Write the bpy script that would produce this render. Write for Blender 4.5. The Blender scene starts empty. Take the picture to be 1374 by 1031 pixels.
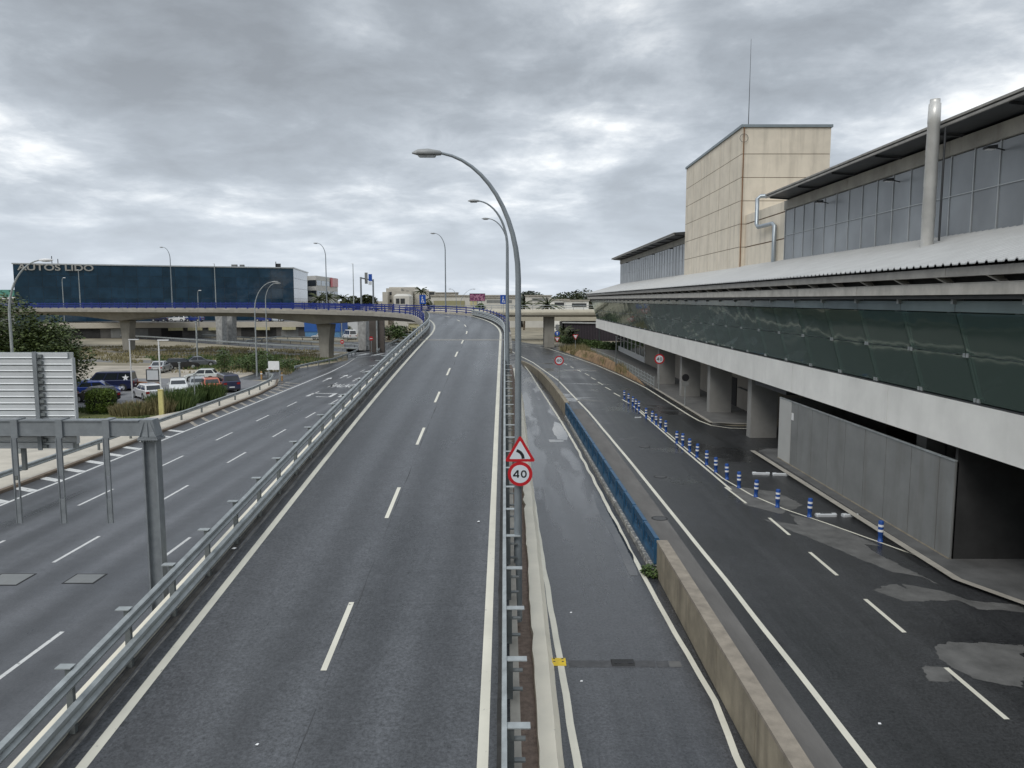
import bpy, math, random
from mathutils import Vector, noise
random.seed(7)
C = bpy.data.collections.new("place"); bpy.context.scene.collection.children.link(C)
scn = bpy.context.scene
# ---------------------------------------------------------------- camera
F, CX, CY, CAMZ, HOR = 1032.0, 687.0, 515.5, 9.4, 402.5
PITCH = math.atan((CY-HOR)/F); cp, sp = math.cos(PITCH), math.sin(PITCH)
cam = bpy.data.cameras.new("camera"); camo = bpy.data.objects.new("camera", cam); C.objects.link(camo)
cam.sensor_width = 36; cam.lens = F/1374*36; cam.clip_end = 9000; cam.clip_start = .1
camo.location = (0, 0, CAMZ); camo.rotation_euler = (math.pi/2-PITCH, 0, 0)
scn.camera = camo
# survey helpers: a direction seen in the photograph turned into a place on a known plane
def ray(u, v):
    a, b = u-CX, CY-v
    return (a, F*cp+b*sp, -F*sp+b*cp)
def P(u, v, z=0):
    r = ray(u, v); t = (z-CAMZ)/r[2]; return (r[0]*t, r[1]*t, z)
def Q(u, v, y):
    r = ray(u, v); t = y/r[1]; return (r[0]*t, y, CAMZ+r[2]*t)
# ---------------------------------------------------------------- sky and sun
SUN_EL, SUN_AZ = math.radians(48), math.radians(215)
w = bpy.data.worlds.new("World"); scn.world = w; w.use_nodes = True
nt = w.node_tree; nt.nodes.clear()
def N(t, typ, **kw):
    n = t.nodes.new(typ)
    for k, v in kw.items():
        if k in n.inputs.keys() if hasattr(n.inputs, 'keys') else False: n.inputs[k].default_value = v
        else: setattr(n, k, v)
    return n
def math_n(t, op, a, b=None, c=None):
    n = t.nodes.new("ShaderNodeMath"); n.operation = op
    for i, x in enumerate((a, b, c)):
        if x is None: continue
        if isinstance(x, (int, float)): n.inputs[i].default_value = x
        else: t.links.new(x, n.inputs[i])
    return n.outputs[0]
def ramp_n(t, fac, stops, interp='LINEAR'):
    n = t.nodes.new("ShaderNodeValToRGB"); e = n.color_ramp.elements; n.color_ramp.interpolation = interp
    while len(e) > 1: e.remove(e[-1])
    e[0].position = stops[0][0]; e[0].color = (*stops[0][1], 1)
    for p_, c_ in stops[1:]:
        k = e.new(p_); k.color = (*c_, 1)
    t.links.new(fac, n.inputs[0]); return n.outputs[0]
def noise_n(t, vec, scale, detail=5, rough=.55, dist=0.):
    n = t.nodes.new("ShaderNodeTexNoise"); n.inputs['Scale'].default_value = scale
    n.inputs['Detail'].default_value = detail; n.inputs['Roughness'].default_value = rough
    n.inputs['Distortion'].default_value = dist
    t.links.new(vec, n.inputs['Vector']); return n.outputs[0]
def mapping_n(t, vec, scale, loc=(0, 0, 0)):
    n = t.nodes.new("ShaderNodeMapping"); n.inputs['Scale'].default_value = scale; n.inputs['Location'].default_value = loc
    t.links.new(vec, n.inputs['Vector']); return n.outputs[0]
def mix_n(t, fac, a, b, blend='MIX'):
    n = t.nodes.new("ShaderNodeMix"); n.data_type = 'RGBA'; n.blend_type = blend
    for s, x in ((n.inputs[0], fac), (n.inputs[6], a), (n.inputs[7], b)):
        if isinstance(x, (int, float)): s.default_value = x
        elif isinstance(x, tuple): s.default_value = (*x, 1)
        else: t.links.new(x, s)
    return n.outputs[2]
tc = nt.nodes.new("ShaderNodeTexCoord"); sx = nt.nodes.new("ShaderNodeSeparateXYZ")
nt.links.new(tc.outputs['Generated'], sx.inputs[0])
zc = math_n(nt, 'MAXIMUM', sx.outputs[2], 0.0); zz = math_n(nt, 'ADD', zc, .20)
cb = nt.nodes.new("ShaderNodeCombineXYZ")
nt.links.new(math_n(nt, 'DIVIDE', sx.outputs[0], zz), cb.inputs[0]); nt.links.new(math_n(nt, 'DIVIDE', sx.outputs[1], zz), cb.inputs[1])
n1 = noise_n(nt, mapping_n(nt, cb.outputs[0], (1.15, .95, 1), (3.3, 1.7, 0)), 1.0, 9, .56, .2)
n2 = noise_n(nt, mapping_n(nt, cb.outputs[0], (3.2, 3.6, 1), (7.1, 4.2, 2)), 1.0, 8, .6, .3)
n3 = noise_n(nt, mapping_n(nt, cb.outputs[0], (.45, .4, 1), (1.5, 9.4, 5)), 1.0, 3, .5)
cl = math_n(nt, 'ADD', math_n(nt, 'MULTIPLY', n1, .55), math_n(nt, 'ADD', math_n(nt, 'MULTIPLY', n2, .22), math_n(nt, 'MULTIPLY', n3, .23)))
ccol = ramp_n(nt, cl, [(.38, (.275, .30, .33)), (.455, (.355, .39, .43)), (.505, (.47, .51, .555)), (.545, (.66, .695, .73)), (.585, (.98, .99, .98))])
hz = ramp_n(nt, zc, [(0, (1, 1, 1)), (.05, (.9, .9, .9)), (.12, (.35, .35, .35)), (.25, (0, 0, 0))])
col = mix_n(nt, math_n(nt, 'MULTIPLY', hz, .7), ccol, (.58, .64, .72))
gain = ramp_n(nt, zc, [(0, (1.0,)*3), (.18, (1.0,)*3), (.36, (.90,)*3), (.55, (1.0,)*3), (1, (1.0,)*3)])
col = mix_n(nt, 1.0, col, gain, 'MULTIPLY')
zen = math_n(nt, 'MULTIPLY', math_n(nt, 'SMOOTH_MAX', math_n(nt, 'SUBTRACT', zc, .42), 0.0, .05), 1.6)
sky = nt.nodes.new("ShaderNodeTexSky"); sky.sky_type = 'NISHITA'; sky.sun_disc = False
sky.sun_elevation = SUN_EL; sky.sun_rotation = SUN_AZ
bg1 = nt.nodes.new("ShaderNodeBackground"); nt.links.new(sky.outputs[0], bg1.inputs[0]); bg1.inputs[1].default_value = .06
bg2 = nt.nodes.new("ShaderNodeBackground"); nt.links.new(col, bg2.inputs[0])
nt.links.new(math_n(nt, 'ADD', zen, 1.0), bg2.inputs[1])
mx = nt.nodes.new("ShaderNodeMixShader"); mx.inputs[0].default_value = .93
nt.links.new(bg1.outputs[0], mx.inputs[1]); nt.links.new(bg2.outputs[0], mx.inputs[2])
wo = nt.nodes.new("ShaderNodeOutputWorld"); nt.links.new(mx.outputs[0], wo.inputs[0])
sl = bpy.data.lights.new("sun", 'SUN'); sl.energy = 1.1; sl.angle = math.radians(25); sl.color = (1, .97, .92)
so = bpy.data.objects.new("sun", sl); C.objects.link(so); so.location = (-20, -30, 60)
dv = Vector((-math.sin(SUN_AZ)*-1*math.cos(SUN_EL), math.cos(SUN_AZ)*math.cos(SUN_EL), math.sin(SUN_EL)))
so.rotation_euler = dv.to_track_quat('Z', 'Y').to_euler()
scn.view_settings.view_transform = 'Standard'; scn.view_settings.look = 'None'
scn.view_settings.exposure = 0.35; scn.view_settings.gamma = 1
# ---------------------------------------------------------------- materials
MATS = {}
def mat(name, col=None, rough=.7, var=.15, scale=3., bump=0., bscale=None, metal=0., spec=.5, stretch=(1, 1, 1), coat=0., streak=0., emit=None):
    if name in MATS: return MATS[name]
    m = bpy.data.materials.new(name); m.use_nodes = True; t = m.node_tree
    b = t.nodes["Principled BSDF"]; tc = t.nodes.new("ShaderNodeTexCoord")
    v = mapping_n(t, tc.outputs['Object'], stretch)
    n = noise_n(t, v, scale, 6, .6)
    lo = tuple(max(0, c*(1-var)) for c in col); hi = tuple(min(1, c*(1+var)) for c in col)
    cc = ramp_n(t, n, [(.3, lo), (.7, hi)])
    if streak:
        s = noise_n(t, mapping_n(t, tc.outputs['Object'], (.9, .9, .10)), 1.6, 7, .6, .2)
        s = ramp_n(t, s, [(.50, (0, 0, 0)), (.85, (1, 1, 1))])
        cc = mix_n(t, math_n(t, 'MULTIPLY', s, streak), cc, (.09, .075, .055))
    t.links.new(cc, b.inputs['Base Color'])
    b.inputs['Roughness'].default_value = rough; b.inputs['Metallic'].default_value = metal
    b.inputs['Specular IOR Level'].default_value = spec; b.inputs['Coat Weight'].default_value = coat
    if bump:
        bn = t.nodes.new("ShaderNodeBump"); bn.inputs['Strength'].default_value = bump; bn.inputs['Distance'].default_value = .02
        t.links.new(noise_n(t, v, bscale or scale*6, 4, .6), bn.inputs['Height']); t.links.new(bn.outputs[0], b.inputs['Normal'])
    MATS[name] = m; return m
def asphalt(name, dark, light, r0, r1, wetpatch=None, speck=.35, track=(1.1, .035), patch=.5, wheel=None):
    m = bpy.data.materials.new(name); m.use_nodes = True; t = m.node_tree; b = t.nodes["Principled BSDF"]
    tc = t.nodes.new("ShaderNodeTexCoord"); v = tc.outputs['Object']
    big = noise_n(t, v, .13, 5, .6, .4)
    trk = noise_n(t, mapping_n(t, v, (track[0], track[1], 1)), 1.0, 6, .6)
    fine = noise_n(t, v, 13., 4, .85); med = noise_n(t, v, 2.2, 5, .65)
    s = math_n(t, 'ADD', math_n(t, 'MULTIPLY', big, patch), math_n(t, 'MULTIPLY', trk, 1-patch))
    c = ramp_n(t, s, [(.34, dark), (.66, light)])
    fr = ramp_n(t, fine, [(.3, (1-speck,)*3), (.7, (1+speck,)*3)])
    c = mix_n(t, 1.0, c, fr, 'MULTIPLY'); c = mix_n(t, 1.0, c, ramp_n(t, med, [(.3, (.84,)*3), (.7, (1.16,)*3)]), 'MULTIPLY')
    if wheel:
        sp_ = t.nodes.new("ShaderNodeSeparateXYZ"); t.links.new(v, sp_.inputs[0])
        wx = math_n(t, 'ADD', sp_.outputs[0], math_n(t, 'MULTIPLY', trk, .25))
        wc = math_n(t, 'COSINE', math_n(t, 'MULTIPLY', math_n(t, 'SUBTRACT', wx, wheel[0]), 2*math.pi/wheel[1]))
        wc = math_n(t, 'MULTIPLY', wc, math_n(t, 'MULTIPLY', noise_n(t, mapping_n(t, v, (.5, .05, 1)), 1.0, 3, .5), wheel[2]))
        c = mix_n(t, 1.0, c, ramp_n(t, math_n(t, 'ADD', wc, .5), [(0, (1.25,)*3), (1, (.75,)*3)]), 'MULTIPLY')
    # cracks and old repairs
    vo = t.nodes.new("ShaderNodeTexVoronoi"); vo.feature = 'DISTANCE_TO_EDGE'; vo.inputs['Scale'].default_value = .09
    wv = t.nodes.new("ShaderNodeVectorMath"); wv.operation = 'ADD'; t.links.new(v, wv.inputs[0])
    nz = t.nodes.new("ShaderNodeTexNoise"); nz.inputs['Scale'].default_value = .9; nz.inputs['Detail'].default_value = 5; t.links.new(v, nz.inputs['Vector'])
    t.links.new(nz.outputs[1], wv.inputs[1]); t.links.new(wv.outputs[0], vo.inputs['Vector'])
    ck = ramp_n(t, vo.outputs['Distance'], [(0, (.55,)*3), (.0022, (1,)*3)])
    c = mix_n(t, .22, c, mix_n(t, 1.0, c, ck, 'MULTIPLY'))
    t.links.new(c, b.inputs['Base Color'])
    r = ramp_n(t, s, [(.35, (r0,)*3), (.65, (r1,)*3)])
    if wetpatch:
        wn = noise_n(t, mapping_n(t, v, wetpatch[:3], (5, 2, 0)), 1.0, 5, .55, .3)
        wm = ramp_n(t, wn, [(wetpatch[3], (0, 0, 0)), (wetpatch[3]+.06, (1, 1, 1))])
        r = mix_n(t, wm, r, (.16, .16, .16))
    t.links.new(r, b.inputs['Roughness'])
    bn = t.nodes.new("ShaderNodeBump"); bn.inputs['Strength'].default_value = .35; bn.inputs['Distance'].default_value = .006
    t.links.new(noise_n(t, v, 45., 3, .7), bn.inputs['Height']); t.links.new(bn.outputs[0], b.inputs['Normal'])
    MATS[name] = m; return m
A_RAMP = asphalt('asphalt_ramp', (.038, .040, .043), (.077, .080, .086), .24, .42, speck=.75, track=(.75, .012), patch=.4, wheel=(-6.7, 1.733, .9))
A_LEFT = asphalt('asphalt_left', (.036, .038, .042), (.113, .116, .124), .24, .46, track=(.9, .02), patch=.35, wheel=(-19.05, 1.77, .9))
A_LANE = asphalt('asphalt_lane', (.028, .030, .033), (.085, .088, .095), .20, .40, (.5, .07, 1, .50), speck=.7, track=(.8, .02), patch=.3)
A_RIGHT = asphalt('asphalt_right', (.017, .018, .019), (.046, .047, .049), .27, .52, (.13, .16, 1, .56), speck=.8)
def paint(name, col, wear):
    m = bpy.data.materials.new(name); m.use_nodes = True; t = m.node_tree; b = t.nodes["Principled BSDF"]
    tc = t.nodes.new("ShaderNodeTexCoord"); v = tc.outputs['Object']
    n = noise_n(t, v, 5., 8, .75); k = ramp_n(t, n, [(wear, (0, 0, 0)), (wear+.07, (1, 1, 1))])
    d = noise_n(t, v, .6, 4, .6); cc = ramp_n(t, d, [(.3, tuple(c*.82 for c in col)), (.7, col)])
    t.links.new(mix_n(t, k, (.16, .16, .155), cc), b.inputs['Base Color']); b.inputs['Roughness'].default_value = .55
    MATS[name] = m; return m
PAINT = paint('road_paint', (.74, .71, .60), .30)
PAINT_W = paint('road_paint_white', (.66, .66, .64), .37)
PAINT_OLD = paint('road_paint_old', (.42, .36, .28), .46)
KERBP = paint('kerb_paint', (.86, .80, .66), .27)
CONC = mat('concrete', (.36, .335, .29), .85, .2, .8, .3, 12, streak=.25)
CONC_D = mat('concrete_dark', (.27, .235, .175), .85, .28, 1.1, .4, 14, streak=.95)
CONC_V = mat('concrete_viaduct', (.30, .285, .25), .85, .18, .5, .2, 8, streak=.3)
WHITEC = mat('white_concrete', (.80, .79, .75), .75, .09, .5, .1, 8, streak=.10)
GALV = mat('galvanised', (.36, .385, .385), .5, .22, 2.5, .15, 20, metal=.35)
GALV_D = mat('galvanised_dark', (.17, .185, .185), .55, .25, 3., metal=.3)  # darker steel; on the ramp guard posts it carries painted shade
STEEL = mat('pole_steel', (.25, .28, .30), .45, .12, 2., metal=.3)
GANTRY = mat('gantry_steel', (.25, .27, .285), .5, .16, 3.5, .05, 30, metal=.25)
PANELB = mat('sign_back', (.62, .64, .65), .6, .08, 1.5, metal=.25)
BLUE = mat('rail_blue', (.010, .026, .19), .4, .25, 2.)
BLUEB = mat('barrier_blue', (.022, .085, .165), .5, .25, 3.)
BLUEP = mat('bollard_blue', (.012, .070, .30), .45, .2, 4.)
WHITE = mat('white_reflective', (.8, .8, .8), .4, .05, 5.)
RED = mat('sign_red', (.52, .012, .02), .4, .06, 5.)
SIGNW = mat('sign_white', (.68, .72, .76), .4, .03, 5.)
BLACK = mat('sign_black', (.012, .012, .014), .5, .1, 5.)
SIGNB = mat('sign_blue', (.01, .075, .38), .4, .1, 5.)
YEL = mat('yellow_paint', (.72, .50, .02), .5, .15, 8.)
RUBBER = mat('black_rubber', (.02, .02, .02), .7, .2, 6.)
BRICKG = mat('brown_dirt_strip', (.20, .15, .12), .95, .3, 6., .6, 30)
SAND = mat('pale_pavement', (.50, .46, .39), .9, .12, .9, .2, 12)
PAVE = mat('grey_pavement', (.22, .22, .215), .85, .15, 1.2, .2, 12)
DIRT = mat('dirt', (.27, .23, .17), .95, .35, .35, .5, 6)
GROUND = mat('dry_ground', (.25, .22, .16), .95, .4, .12, .5, 3)
MOUND = mat('brown_slope', (.24, .155, .085), .95, .4, 1.2, .8, 8)
WOOD = mat('rusty_orange', (.28, .12, .05), .8, .3, 2.)
CREAM = mat('cream_panel', (.70, .63, .52), .8, .08, .8, .08, 10, streak=.38)
ROOFW = mat('white_corrugated_steel', (.46, .465, .46), .5, .08, 1.0, metal=.1)
BEIGE = mat('beige_steel', (.46, .44, .40), .6, .18, 1.5, streak=.4)
EDGE = mat('roof_edge_steel', (.27, .26, .24), .6, .2, 2., streak=.3)
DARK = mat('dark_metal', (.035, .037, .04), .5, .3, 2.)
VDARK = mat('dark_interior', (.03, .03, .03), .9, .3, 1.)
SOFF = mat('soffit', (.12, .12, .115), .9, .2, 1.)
CONCB = mat('concrete_band', (.34, .325, .29), .85, .2, .7, .2, 8, streak=.35)
PANELG = mat('grey_panel', (.21, .215, .21), .6, .14, .7, .05, 10, streak=.45)
PANELL = mat('pale_panel', (.45, .45, .43), .7, .06, .7)
JOINT = mat('joint_line', (.08, .08, .08), .8)
ALU = mat('aluminium', (.55, .57, .58), .35, .1, 2., metal=.5)
def glass(name, col, rough, wav, wscale, spec=.9, metal=0., isl=.12):
    m = bpy.data.materials.new(name); m.use_nodes = True; t = m.node_tree; b = t.nodes["Principled BSDF"]
    tc = t.nodes.new("ShaderNodeTexCoord")
    n = noise_n(t, tc.outputs['Object'], .35, 4, .5)
    t.links.new(ramp_n(t, n, [(.3, tuple(c*.75 for c in col)), (.7, tuple(c*1.25 for c in col))]), b.inputs['Base Color'])
    b.inputs['Roughness'].default_value = rough; b.inputs['Specular IOR Level'].default_value = spec; b.inputs['Metallic'].default_value = metal
    ge = t.nodes.new("ShaderNodeNewGeometry"); oi = t.nodes.new("ShaderNodeObjectInfo"); rv = math_n(t, 'FRACT', math_n(t, 'ADD', ge.outputs['Random Per Island'], oi.outputs['Random']))
    l0 = b.inputs['Base Color'].links[0].from_socket; t.links.new(mix_n(t, 1.0, l0, ramp_n(t, rv, [(0, (1-isl,)*3), (1, (1+isl,)*3)]), 'MULTIPLY'), b.inputs['Base Color'])
    if wav:
        bn = t.nodes.new("ShaderNodeBump"); bn.inputs['Strength'].default_value = wav; bn.inputs['Distance'].default_value = .1
        t.links.new(noise_n(t, tc.outputs['Object'], wscale, 1, .4), bn.inputs['Height']); t.links.new(bn.outputs[0], b.inputs['Normal'])
    MATS[name] = m; return m
G_GREEN = glass('green_glass', (.030, .050, .042), .05, .28, .5)
def see_glass(name, tint, rough):
    m = bpy.data.materials.new(name); m.use_nodes = True; t = m.node_tree; t.nodes.clear()
    o = t.nodes.new("ShaderNodeOutputMaterial"); g1 = t.nodes.new("ShaderNodeBsdfTransparent"); g1.inputs[0].default_value = (*tint, 1)
    g2 = t.nodes.new("ShaderNodeBsdfGlossy"); g2.inputs['Roughness'].default_value = rough; g2.inputs[0].default_value = (.9, .95, .93, 1)
    tc = t.nodes.new("ShaderNodeTexCoord"); bn = t.nodes.new("ShaderNodeBump"); bn.inputs['Strength'].default_value = .22; bn.inputs['Distance'].default_value = .1
    t.links.new(noise_n(t, tc.outputs['Object'], .5, 1, .4), bn.inputs['Height']); t.links.new(bn.outputs[0], g2.inputs['Normal'])
    fr = t.nodes.new("ShaderNodeFresnel"); fr.inputs[0].default_value = 1.6
    d = t.nodes.new("ShaderNodeBsdfDiffuse"); d.inputs[0].default_value = (.17, .25, .21, 1)
    m1 = t.nodes.new("ShaderNodeMixShader"); m1.inputs[0].default_value = .38; t.links.new(g1.outputs[0], m1.inputs[1]); t.links.new(d.outputs[0], m1.inputs[2])
    m2 = t.nodes.new("ShaderNodeMixShader"); t.links.new(fr.outputs[0], m2.inputs[0]); t.links.new(m1.outputs[0], m2.inputs[1]); t.links.new(g2.outputs[0], m2.inputs[2])
    t.links.new(m2.outputs[0], o.inputs[0]); MATS[name] = m; return m
G_PANE = see_glass('green_pane', (.62, .80, .72), .05)
G_STRIP = glass('pale_green_glass', (.22, .28, .28), .15, .1, .5)
G_UP = glass('grey_glass', (.20, .215, .23), .30, .08, .5, .5)
G_BLUE = glass('blue_glass', (.016, .045, .080), .06, .35, .25, 1.0, isl=.18)
G_SIDE = glass('silver_glass', (.19, .23, .27), .12, .1, .2, .8)
G_CAR = glass('car_glass', (.02, .025, .03), .06, 0, 1, .7)
# ---------------------------------------------------------------- mesh kit
class MB:
    def __init__(s): s.v = []; s.f = []; s.sm = []
    def add(s, vs, fs, smooth=False):
        o = len(s.v); s.v += [tuple(q) for q in vs]
        for f in fs: s.f.append(tuple(i+o for i in f)); s.sm.append(smooth)
        return s
    def box(s, x0, x1, y0, y1, z0, z1):
        return s.add([(x0, y0, z0), (x1, y0, z0), (x1, y1, z0), (x0, y1, z0), (x0, y0, z1), (x1, y0, z1), (x1, y1, z1), (x0, y1, z1)],
              [(0, 3, 2, 1), (4, 5, 6, 7), (0, 1, 5, 4), (1, 2, 6, 5), (2, 3, 7, 6), (3, 0, 4, 7)])
    def obox(s, c, d, L, W, z0, z1):   # box about c, long axis along angle d (from +y, ccw)
        ux, uy = -math.sin(d), math.cos(d); rx, ry = math.cos(d), math.sin(d); v = []
        for z in (z0, z1):
            for a, b in ((-1, -1), (1, -1), (1, 1), (-1, 1)):
                v.append((c[0]+rx*a*W/2+ux*b*L/2, c[1]+ry*a*W/2+uy*b*L/2, z))
        return s.add(v, [(0, 3, 2, 1), (4, 5, 6, 7), (0, 1, 5, 4), (1, 2, 6, 5), (2, 3, 7, 6), (3, 0, 4, 7)])
    def poly(s, pts, z=None): 
        vs = [(p[0], p[1], z if z is not None else p[2]) for p in pts]
        a = sum(vs[i][0]*vs[(i+1) % len(vs)][1]-vs[(i+1) % len(vs)][0]*vs[i][1] for i in range(len(vs)))
        if a < 0: vs.reverse()
        return s.add(vs, [tuple(range(len(vs)))])
    def prism(s, pts, z0, z1):
        pts = [tuple(p[:2]) for p in pts]
        a = sum(pts[i][0]*pts[(i+1) % len(pts)][1]-pts[(i+1) % len(pts)][0]*pts[i][1] for i in range(len(pts)))
        if a < 0: pts.reverse()
        n = len(pts)
        return s.add([(x, y, z0) for x, y in pts]+[(x, y, z1) for x, y in pts],
              [tuple(reversed(range(n))), tuple(range(n, 2*n))]+[(i, (i+1) % n, n+(i+1) % n, n+i) for i in range(n)])
    def rings(s, rs, closed=True, smooth=False, caps=True):
        n = len(rs[0]); vs = [q for r in rs for q in r]; fs = []
        for i in range(len(rs)-1):
            for j in range(n if closed else n-1):
                k = (j+1) % n; fs.append((i*n+j, i*n+k, (i+1)*n+k, (i+1)*n+j))
        s.add(vs, fs, smooth)
        if caps and closed:
            s.add(rs[0], [tuple(reversed(range(n)))]); s.add(rs[-1], [tuple(range(n))])
        return s
    def tube(s, pts, rad, n=8, caps=True):
        pts = [Vector(p) for p in pts]; rs = []
        ref = Vector((0, 0, 1))
        d0 = (pts[1]-pts[0]).normalized()
        if abs(d0.dot(ref)) > .9: ref = Vector((0, 1, 0))
        for i, p in enumerate(pts):
            d = (pts[min(i+1, len(pts)-1)]-pts[max(i-1, 0)]).normalized()
            a = d.cross(ref).normalized(); b = a.cross(d).normalized(); ref = b if abs(d.dot(b)) < .9 else ref
            r = rad[i] if isinstance(rad, (list, tuple)) else rad
            rs.append([tuple(p+a*math.cos(2*math.pi*k/n)*r+b*math.sin(2*math.pi*k/n)*r) for k in range(n)])
        return s.rings(rs, True, True, caps)
    def build(s, name, m, parent=None, loc=None, **t):
        me = bpy.data.meshes.new(name); me.from_pydata(s.v, [], s.f); me.update()
        me.polygons.foreach_set('use_smooth', s.sm)
        me.materials.append(m); o = bpy.data.objects.new(name, me); C.objects.link(o)
        if parent is not None: o.parent = parent
        if loc: o.location = loc
        for k, v in t.items(): o[k] = v
        return o
def thing(name, label, cat, loc=(0, 0, 0), rot=0., group=None):
    o = bpy.data.objects.new(name, None); C.objects.link(o); o.location = loc; o.rotation_euler = (0, 0, rot)
    o.empty_display_size = .2; o['label'] = label; o['category'] = cat
    if group: o['group'] = group
    return o
def dup(root, loc, rot, label, group=None, scale=None):
    def cpy(o, par):
        c = o.copy(); C.objects.link(c)
        if par is not None: c.parent = par
        for k in KIDS.get(o.name, [x for x in o.children]): cpy(k, c)
        return c
    r = cpy(root, None); r.location = loc; r.rotation_euler = (0, 0, rot); r['label'] = label
    if group: r['group'] = group
    if scale: r.scale = scale if isinstance(scale, tuple) else (scale,)*3
    return r
KIDS = {}
def text_mesh(txt, size, extrude, bold=0.):
    cu = bpy.data.curves.new('t', 'FONT'); cu.body = txt; cu.size = size; cu.extrude = extrude; cu.offset = bold
    cu.align_x = 'CENTER'; cu.align_y = 'CENTER'
    o = bpy.data.objects.new('t', cu); C.objects.link(o); bpy.context.view_layer.update()
    me = bpy.data.meshes.new_from_object(o.evaluated_get(bpy.context.evaluated_depsgraph_get()))
    v = [tuple(q.co) for q in me.vertices]; f = [tuple(p.vertices) for p in me.polygons]
    bpy.data.objects.remove(o); bpy.data.curves.remove(cu)
    mb = MB(); mb.add(v, f); return mb
def struct(mb, name, m, parent=None):
    o = mb.build(name, m, parent)
    if parent is None: o['kind'] = 'structure'
    return o
# ---------------------------------------------------------------- ground, roads
g = MB(); g.add([(-4000, -4000, 0), (4000, -4000, 0), (4000, 5000, 0), (-4000, 5000, 0)], [(0, 1, 2, 3)])
struct(g, 'ground', GROUND)
def strip(mb, pts, wd, z, taper=None):
    n = len(pts); L = []; R_ = []
    for i, p in enumerate(pts):
        a = pts[max(i-1, 0)]; b = pts[min(i+1, n-1)]; dx, dy = b[0]-a[0], b[1]-a[1]; l = math.hypot(dx, dy)
        ww = wd[i] if isinstance(wd, (list, tuple)) else wd
        nx, ny = dy/l*ww/2, -dx/l*ww/2; zz = z if z is not None else p[2]
        L.append((p[0]-nx, p[1]-ny, zz)); R_.append((p[0]+nx, p[1]+ny, zz))
    mb.add(L+R_, [(i, n+i, n+i+1, i+1) for i in range(n-1)]); return mb
def wobbly(pts, step=.5, amp=.02, seed=0):
    out = []
    for a, b in zip(pts, pts[1:]):
        l = math.hypot(b[0]-a[0], b[1]-a[1]); k = max(1, int(l/step))
        for i in range(k):
            t = i/k; out.append((a[0]+(b[0]-a[0])*t+amp*noise.noise(Vector((seed, out.__len__()*.37, 0))), a[1]+(b[1]-a[1])*t))
    out.append(pts[-1][:2]); return out
kerbL = [(-25.05, -30), (-25.05, 60), (-25.2, 76), (-25.9, 84), (-27.6, 90.5), (-32, 96)]
lr = MB(); lr.poly([(-8.4, -30), (-8.4, 76), (-6, 100), (-3, 118), (-2, 150), (-10, 172), (-38, 172), (-30, 140), (-26.5, 124), (-25.6, 119.5), (-28.6, 108), (-32, 100), (-44, 97), (-44, 92), (-32, 90)]+[p for p in reversed(kerbL[:5])], .004)
left_road = struct(lr, 'left_road', A_LEFT)
mk = MB()
strip(mk, wobbly([(-23.5, 0), (-23.5, 40), (-23.55, 75), (-23.7, 100), (-24.3, 112), (-25.5, 126)], 2, .03), .17, .009)
def dashes(mb, x, y0, per, ln, n, wd=.13, skew=0, z=.009):
    for i in range(n):
        y = y0+i*per; strip(mb, [(x+skew*i, y), (x+skew*(i+1)*.0+skew*i, y+ln)], wd, z)
dashes(mk, -19.92, 18, 8.25, 3.1, 12); dashes(mk, -16.5, 18.3, 8.5, 3.1, 12); dashes(mk, -12.8, 18.1, 8.75, 2.9, 10)
for y, l in ((63, 3), ): pass
yy = 20.
while yy < 84:
    if yy < 56: strip(mk, [(-24.95, yy+.7), (-23.62, yy)], .45, .0085)
    yy += 2.15
# arrows and the lettering beyond the stop area
def arrow(mb, x, y, L=4.5):
    strip(mb, [(x, y), (x, y+L*.6)], .16, .009); mb.poly([(x-.38, y+L*.6), (x+.38, y+L*.6), (x, y+L)], .009)
for u, v in ((433, 512), (473, 512), (456, 508)): q = P(u, v); arrow(mk, q[0], q[1])
q = P(462, 518); tm = text_mesh('MALAGA', 1.0, 0.0, .015); mk.add([(a*.80+q[0], b*4.4+q[1], .009) for a, b, c in tm.v], tm.f)
for pts in ([(412, 532), (421, 528), (448, 528.5)], [(424, 532.5), (442, 533), (451, 528)], [(455, 533), (463, 529), (470, 528)], [(487, 500), (497, 497.5)], [(489, 502.5), (496, 502.5)]):
    strip(mk, [P(*p)[:2] for p in pts], .35, .009)
for k in range(7):
    strip(mk, [(-31.5+k*2.6, 130.5), (-30.5+k*2.6, 135)], .9, .009)
strip(mk, [(-25.9, 122), (-24.6, 127.5), (-21.5, 131)], .25, .009)
mk.build('road_markings', PAINT_W, left_road)
mk = MB()
for k in range(14):
    y = 57+k*2.2; x0 = -24.95-max(0, y-76)*.12
    strip(mk, [(x0, y+2.0), (-23.65, y)], .30, .0085)
    if k > 9: strip(mk, [(x0-.6, y+1.2), (x0+.5, y+2.4)], .3, .0095)
mk.build('faded_hatching', PAINT_OLD, left_road)
for i, (u, v, sx_, sy_) in enumerate(((12, 778, 1.1, 1.0), (114, 777, .95, .8))):
    q = P(u, v); m_ = MB(); m_.box(-sx_/2-.06, sx_/2+.06, -sy_/2-.06, sy_/2+.06, 0, .010); 
    o = m_.build('manhole_cover', RUBBER, None, (q[0], q[1], .004), label=['square access cover set in left road at frame edge', 'square access cover in the left road nearer the gantry post'][i], category='manhole cover', group='access covers in the left road')
    m2 = MB(); m2.box(-sx_/2, sx_/2, -sy_/2, sy_/2, .0, .014); m2.build('cover_plate', PANELG, o)
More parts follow.
